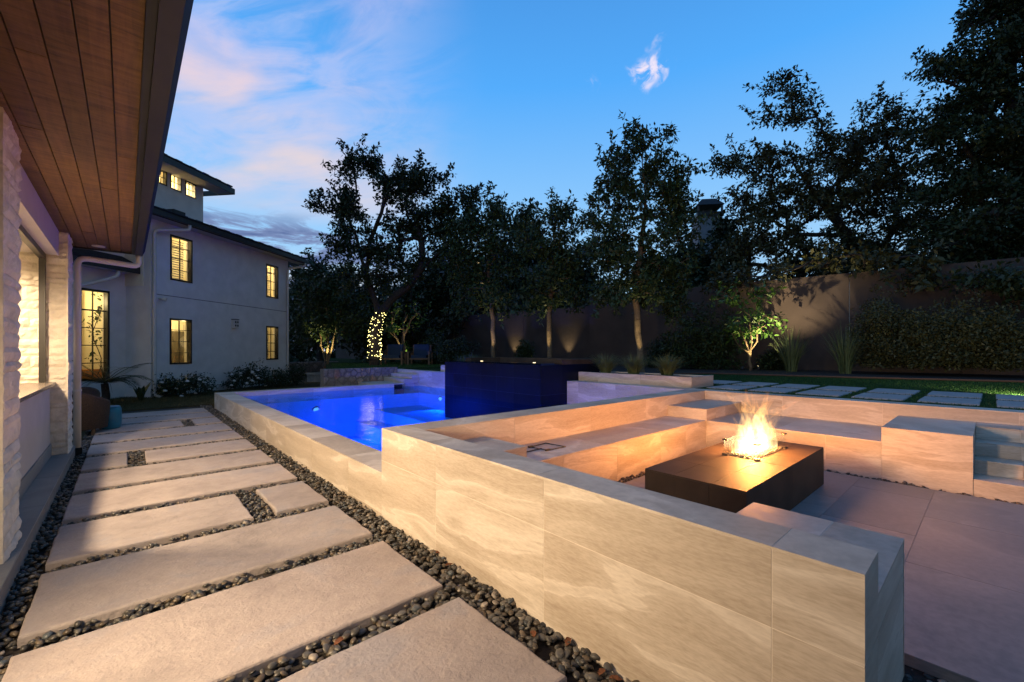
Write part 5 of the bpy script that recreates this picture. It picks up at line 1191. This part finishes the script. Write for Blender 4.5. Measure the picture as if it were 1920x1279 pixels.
# house-side planting
def houseground(u, v): return G(u, v, -.02)
for i, (u, v, rx, rz, fl_, lb) in enumerate(((318, 744, .45, .55, 6, 'rose shrub left below the lower kitchen window'), (368, 742, .55, .6, 10, 'rose shrub right below the lower kitchen window'), (452, 730, .55, .85, 12, 'tall white-flowered rose shrub below the wall sconce'), (487, 729, .5, .95, 16, 'white-flowered rose shrub left of the far window'), (520, 726, .5, .6, 0, 'flowerless dark shrub below the far window'), (552, 722, .45, .9, 0, 'leafy shrub at the far corner of the house'))):
    p = houseground(u, v); shrub('rose_shrub', lb, tuple(p), rx, rz, L_OAK, 130 + i, 34, .07, 60, 'rose shrubs along the house', .17, fl_)
pp = houseground(196, 762)
t = thing('palm', 'small palm with drooping fronds before the tall window', 'palm', tuple(pp))
m = MB(); m.tube([pp, pp + Vector((.03, 0, .3)), pp + Vector((0, .02, .62))], [.11, .09, .08], 9); obj('trunk', m, BARK, t)
rsp = random.Random(5); top_ = pp + Vector((0, .02, .62))
for k in range(20):
    a = k * 2.4 + rsp.uniform(-.2, .2); L = rsp.uniform(.75, 1.05); upz = rsp.uniform(.5, 1.6); dd = Vector((math.cos(a), math.sin(a), 0)); rib = []
    for i in range(9): s_ = i / 8; rib.append(top_ + dd * (L * s_) + Vector((0, 0, upz * .75 * s_ - .75 * s_ ** 2.2 * (1.15 - upz * .35))))
    m = MB(); m.tube(rib, [.012 - .0012 * i for i in range(9)], 4); sd_ = dd.cross(Vector((0, 0, 1)))
    for i in range(1, 25):
        s_ = i / 25; j = min(7, int(s_ * 8)); f_ = s_ * 8 - j; p = rib[j].lerp(rib[j + 1], f_); l_ = .32 * math.sin(math.pi * (.15 + .8 * s_)) + .04
        for sg in (-1, 1):
            e_ = p + sd_ * sg * l_ + dd * l_ * .55 + Vector((0, 0, -.06 + .05)); b0 = len(m.v); m.v += [tuple(p - dd * .008), tuple(p + dd * .008), tuple((p + e_) / 2 + dd * .024 + Vector((0, 0, .015))), tuple(e_), tuple((p + e_) / 2 - dd * .024 + Vector((0, 0, .015)))]
            m.f += [(b0, b0 + 1, b0 + 2, b0 + 4), (b0 + 4, b0 + 2, b0 + 3)]
    obj('frond', m, L_MID, t)
pp = houseground(264, 752)
t = thing('broad_leaf_plant', 'broad upright leafed plant at the house corner', 'plant', tuple(pp))
for k in range(9):
    a = k * 2.2; L = rsp.uniform(.4, .65); dd = Vector((math.cos(a), math.sin(a), 0)); ln = rsp.uniform(.15, .5); m = MB(); sd_ = dd.cross(Vector((0, 0, 1)))
    for i in range(7):
        s_ = i / 6; c_ = pp + dd * (L * ln * s_ ** 1.5) + Vector((0, 0, L * s_ * (1 - .25 * ln * s_))); w_ = .075 * math.sin(math.pi * min(1, .12 + s_ * .88)) + .004
        m.v += [tuple(c_ - sd_ * w_), tuple(c_ - dd * .012), tuple(c_ + sd_ * w_)]
    for i in range(6): m.f += [(3 * i, 3 * i + 1, 3 * i + 4, 3 * i + 3), (3 * i + 1, 3 * i + 2, 3 * i + 5, 3 * i + 4)]
    obj('leaf', m, L_MID, t, None, True)
# plant inside the tall window
pp = HB2.p(W5[0] + .98, -.62, W5[2] + .1); t = thing('indoor_vine', 'leafy indoor plant seen through the tall lit window', 'plant', tuple(pp))
m = MB(); st_ = [pp + Vector((.1 * math.sin(i), .05 * math.cos(i * 2), .28 * i)) for i in range(9)]; m.tube(st_, .012, 5); obj('stem', m, BARK, t)
rs_ = np.random.default_rng(9); C = np.array([st_[i] for i in (3, 4, 5, 5, 6, 7, 7, 8)]) + rs_.normal(0, .12, (8, 3)); V, Fq = leaf_mesh(C, np.full(8, .2), rs_, .11, .3, 20, 1.7); fastmesh('leaves', V, Fq, L_MID, t)

# ------------------------------------------------------------------ seating
def wicker_chair(c, rz, label):
    c = Vector(c); t = thing('wicker_chair', label, 'armchair', tuple(c), 'wicker armchairs by the porch')
    ca, sa = math.cos(rz), math.sin(rz); q = lambda x, y, z: (c.x + x * ca - y * sa, c.y + x * sa + y * ca, c.z + z)
    m = MB(); N_ = 26; prof = []
    for i in range(N_ + 1):      # wrapped back and arms
        a = -2.05 + 4.1 * i / N_; h_ = .60 + .20 * math.cos(a * .72) ** 3
        x_, y_ = .36 * math.sin(a), -.36 * math.cos(a) + .04; prof.append((x_, y_, h_))
    for (x_, y_, h_) in prof:
        for kx, z in ((1, .12), (1.06, .35), (1.10, h_ - .04), (1.06, h_), (.92, h_), (.90, h_ - .05), (.90, .3)): m.v.append(q(x_ * kx, y_ * kx, z))
    for i in range(N_):
        for j in range(6): a = i * 7 + j; m.f.append((a, a + 7, a + 8, a + 1))
    obj('back_and_arms', m, WICK, t, None, True)
    m = MB(); m.v = [q(x_, y_, z) for z in (.12, .34) for x_, y_ in ((-.22, -.18), (.22, -.18), (.26, .36), (-.26, .36))]; m.f = [(0, 3, 2, 1), (4, 5, 6, 7), (0, 1, 5, 4), (1, 2, 6, 5), (2, 3, 7, 6), (3, 0, 4, 7)]; obj('seat', m, WICK, t)
    m = MB(); m.v = [q(x_, y_, z) for z in (.341, .45) for x_, y_ in ((-.2, -.16), (.2, -.16), (.22, .34), (-.22, .34))]; m.f = [(0, 3, 2, 1), (4, 5, 6, 7), (0, 1, 5, 4), (1, 2, 6, 5), (2, 3, 7, 6), (3, 0, 4, 7)]; obj('cushion', m, NAVY, t)
    for x_ in (-.22, .22):
        for y_ in (-.2, .3): m = MB(); m.tube([q(x_, y_, 0), q(x_, y_, .12)], .03, 8); obj('leg', m, TEAKW, t)
    return t
wicker_chair((-.62, 11.05, -.04), R(-10), 'brown wicker armchair nearest the porch downspout')
wicker_chair((-.78, 12.6, -.04), R(25), 'brown wicker armchair behind the nearer one')
sp_ = Vector((-.22, 11.35, .0)); t = thing('teal_stool', 'teal glazed garden stool beside the wicker armchair', 'stool', tuple(sp_))
obj('body', MB().lathe([(.14, .0), (.155, .03), (.165, .2), (.155, .38), (.14, .40)], sp_, 24), TEAL, t, None, True); obj('top', MB().lathe([(.14, .401), (.145, .415), (.12, .43)], sp_, 24), TEAL, t)
def armchair(u, d, label):
    c = P(u, 657, d); c.z = ZLAWN + .03; t = thing('teak_armchair', label, 'armchair', tuple(c), 'armchairs on the upper lawn')
    q = lambda x, y, z: c + RT * x + FW * y + Vector((0, 0, z))
    hx = lambda x0, x1, y0, y1, z0, z1, lean=0: MB().hexa([q(x0, y0, z0), q(x1, y0, z0), q(x1, y1, z0), q(x0, y1, z0), q(x0, y0 + lean, z1), q(x1, y0 + lean, z1), q(x1, y1 + lean, z1), q(x0, y1 + lean, z1)])
    obj('seat', hx(-.44, .44, -.40, .36, .26, .33), TEAKW, t); obj('cushion', hx(-.36, .36, -.38, .30, .331, .47), NAVY, t)
    obj('backrest', hx(-.46, .46, .36, .42, .26, .98, .12), TEAKW, t); obj('back_cushion', hx(-.36, .36, .20, .35, .471, 1.0, .12), NAVY, t)
    for s_ in (-1, 1):
        a, b_ = sorted((s_ * .44, s_ * .56)); obj('arm', hx(a, b_, -.44, .36, .60, .65), TEAKW, t)
        for y_ in (-.40, .36): obj('leg', hx(a + .02, b_ - .02, y_ - .04, y_ + .04, 0, .599), TEAKW, t)
armchair(738, 21.0, 'left teak armchair with navy cushions beside the lit oak trunk'); armchair(788, 21.0, 'right teak armchair with navy cushions near the boundary wall')
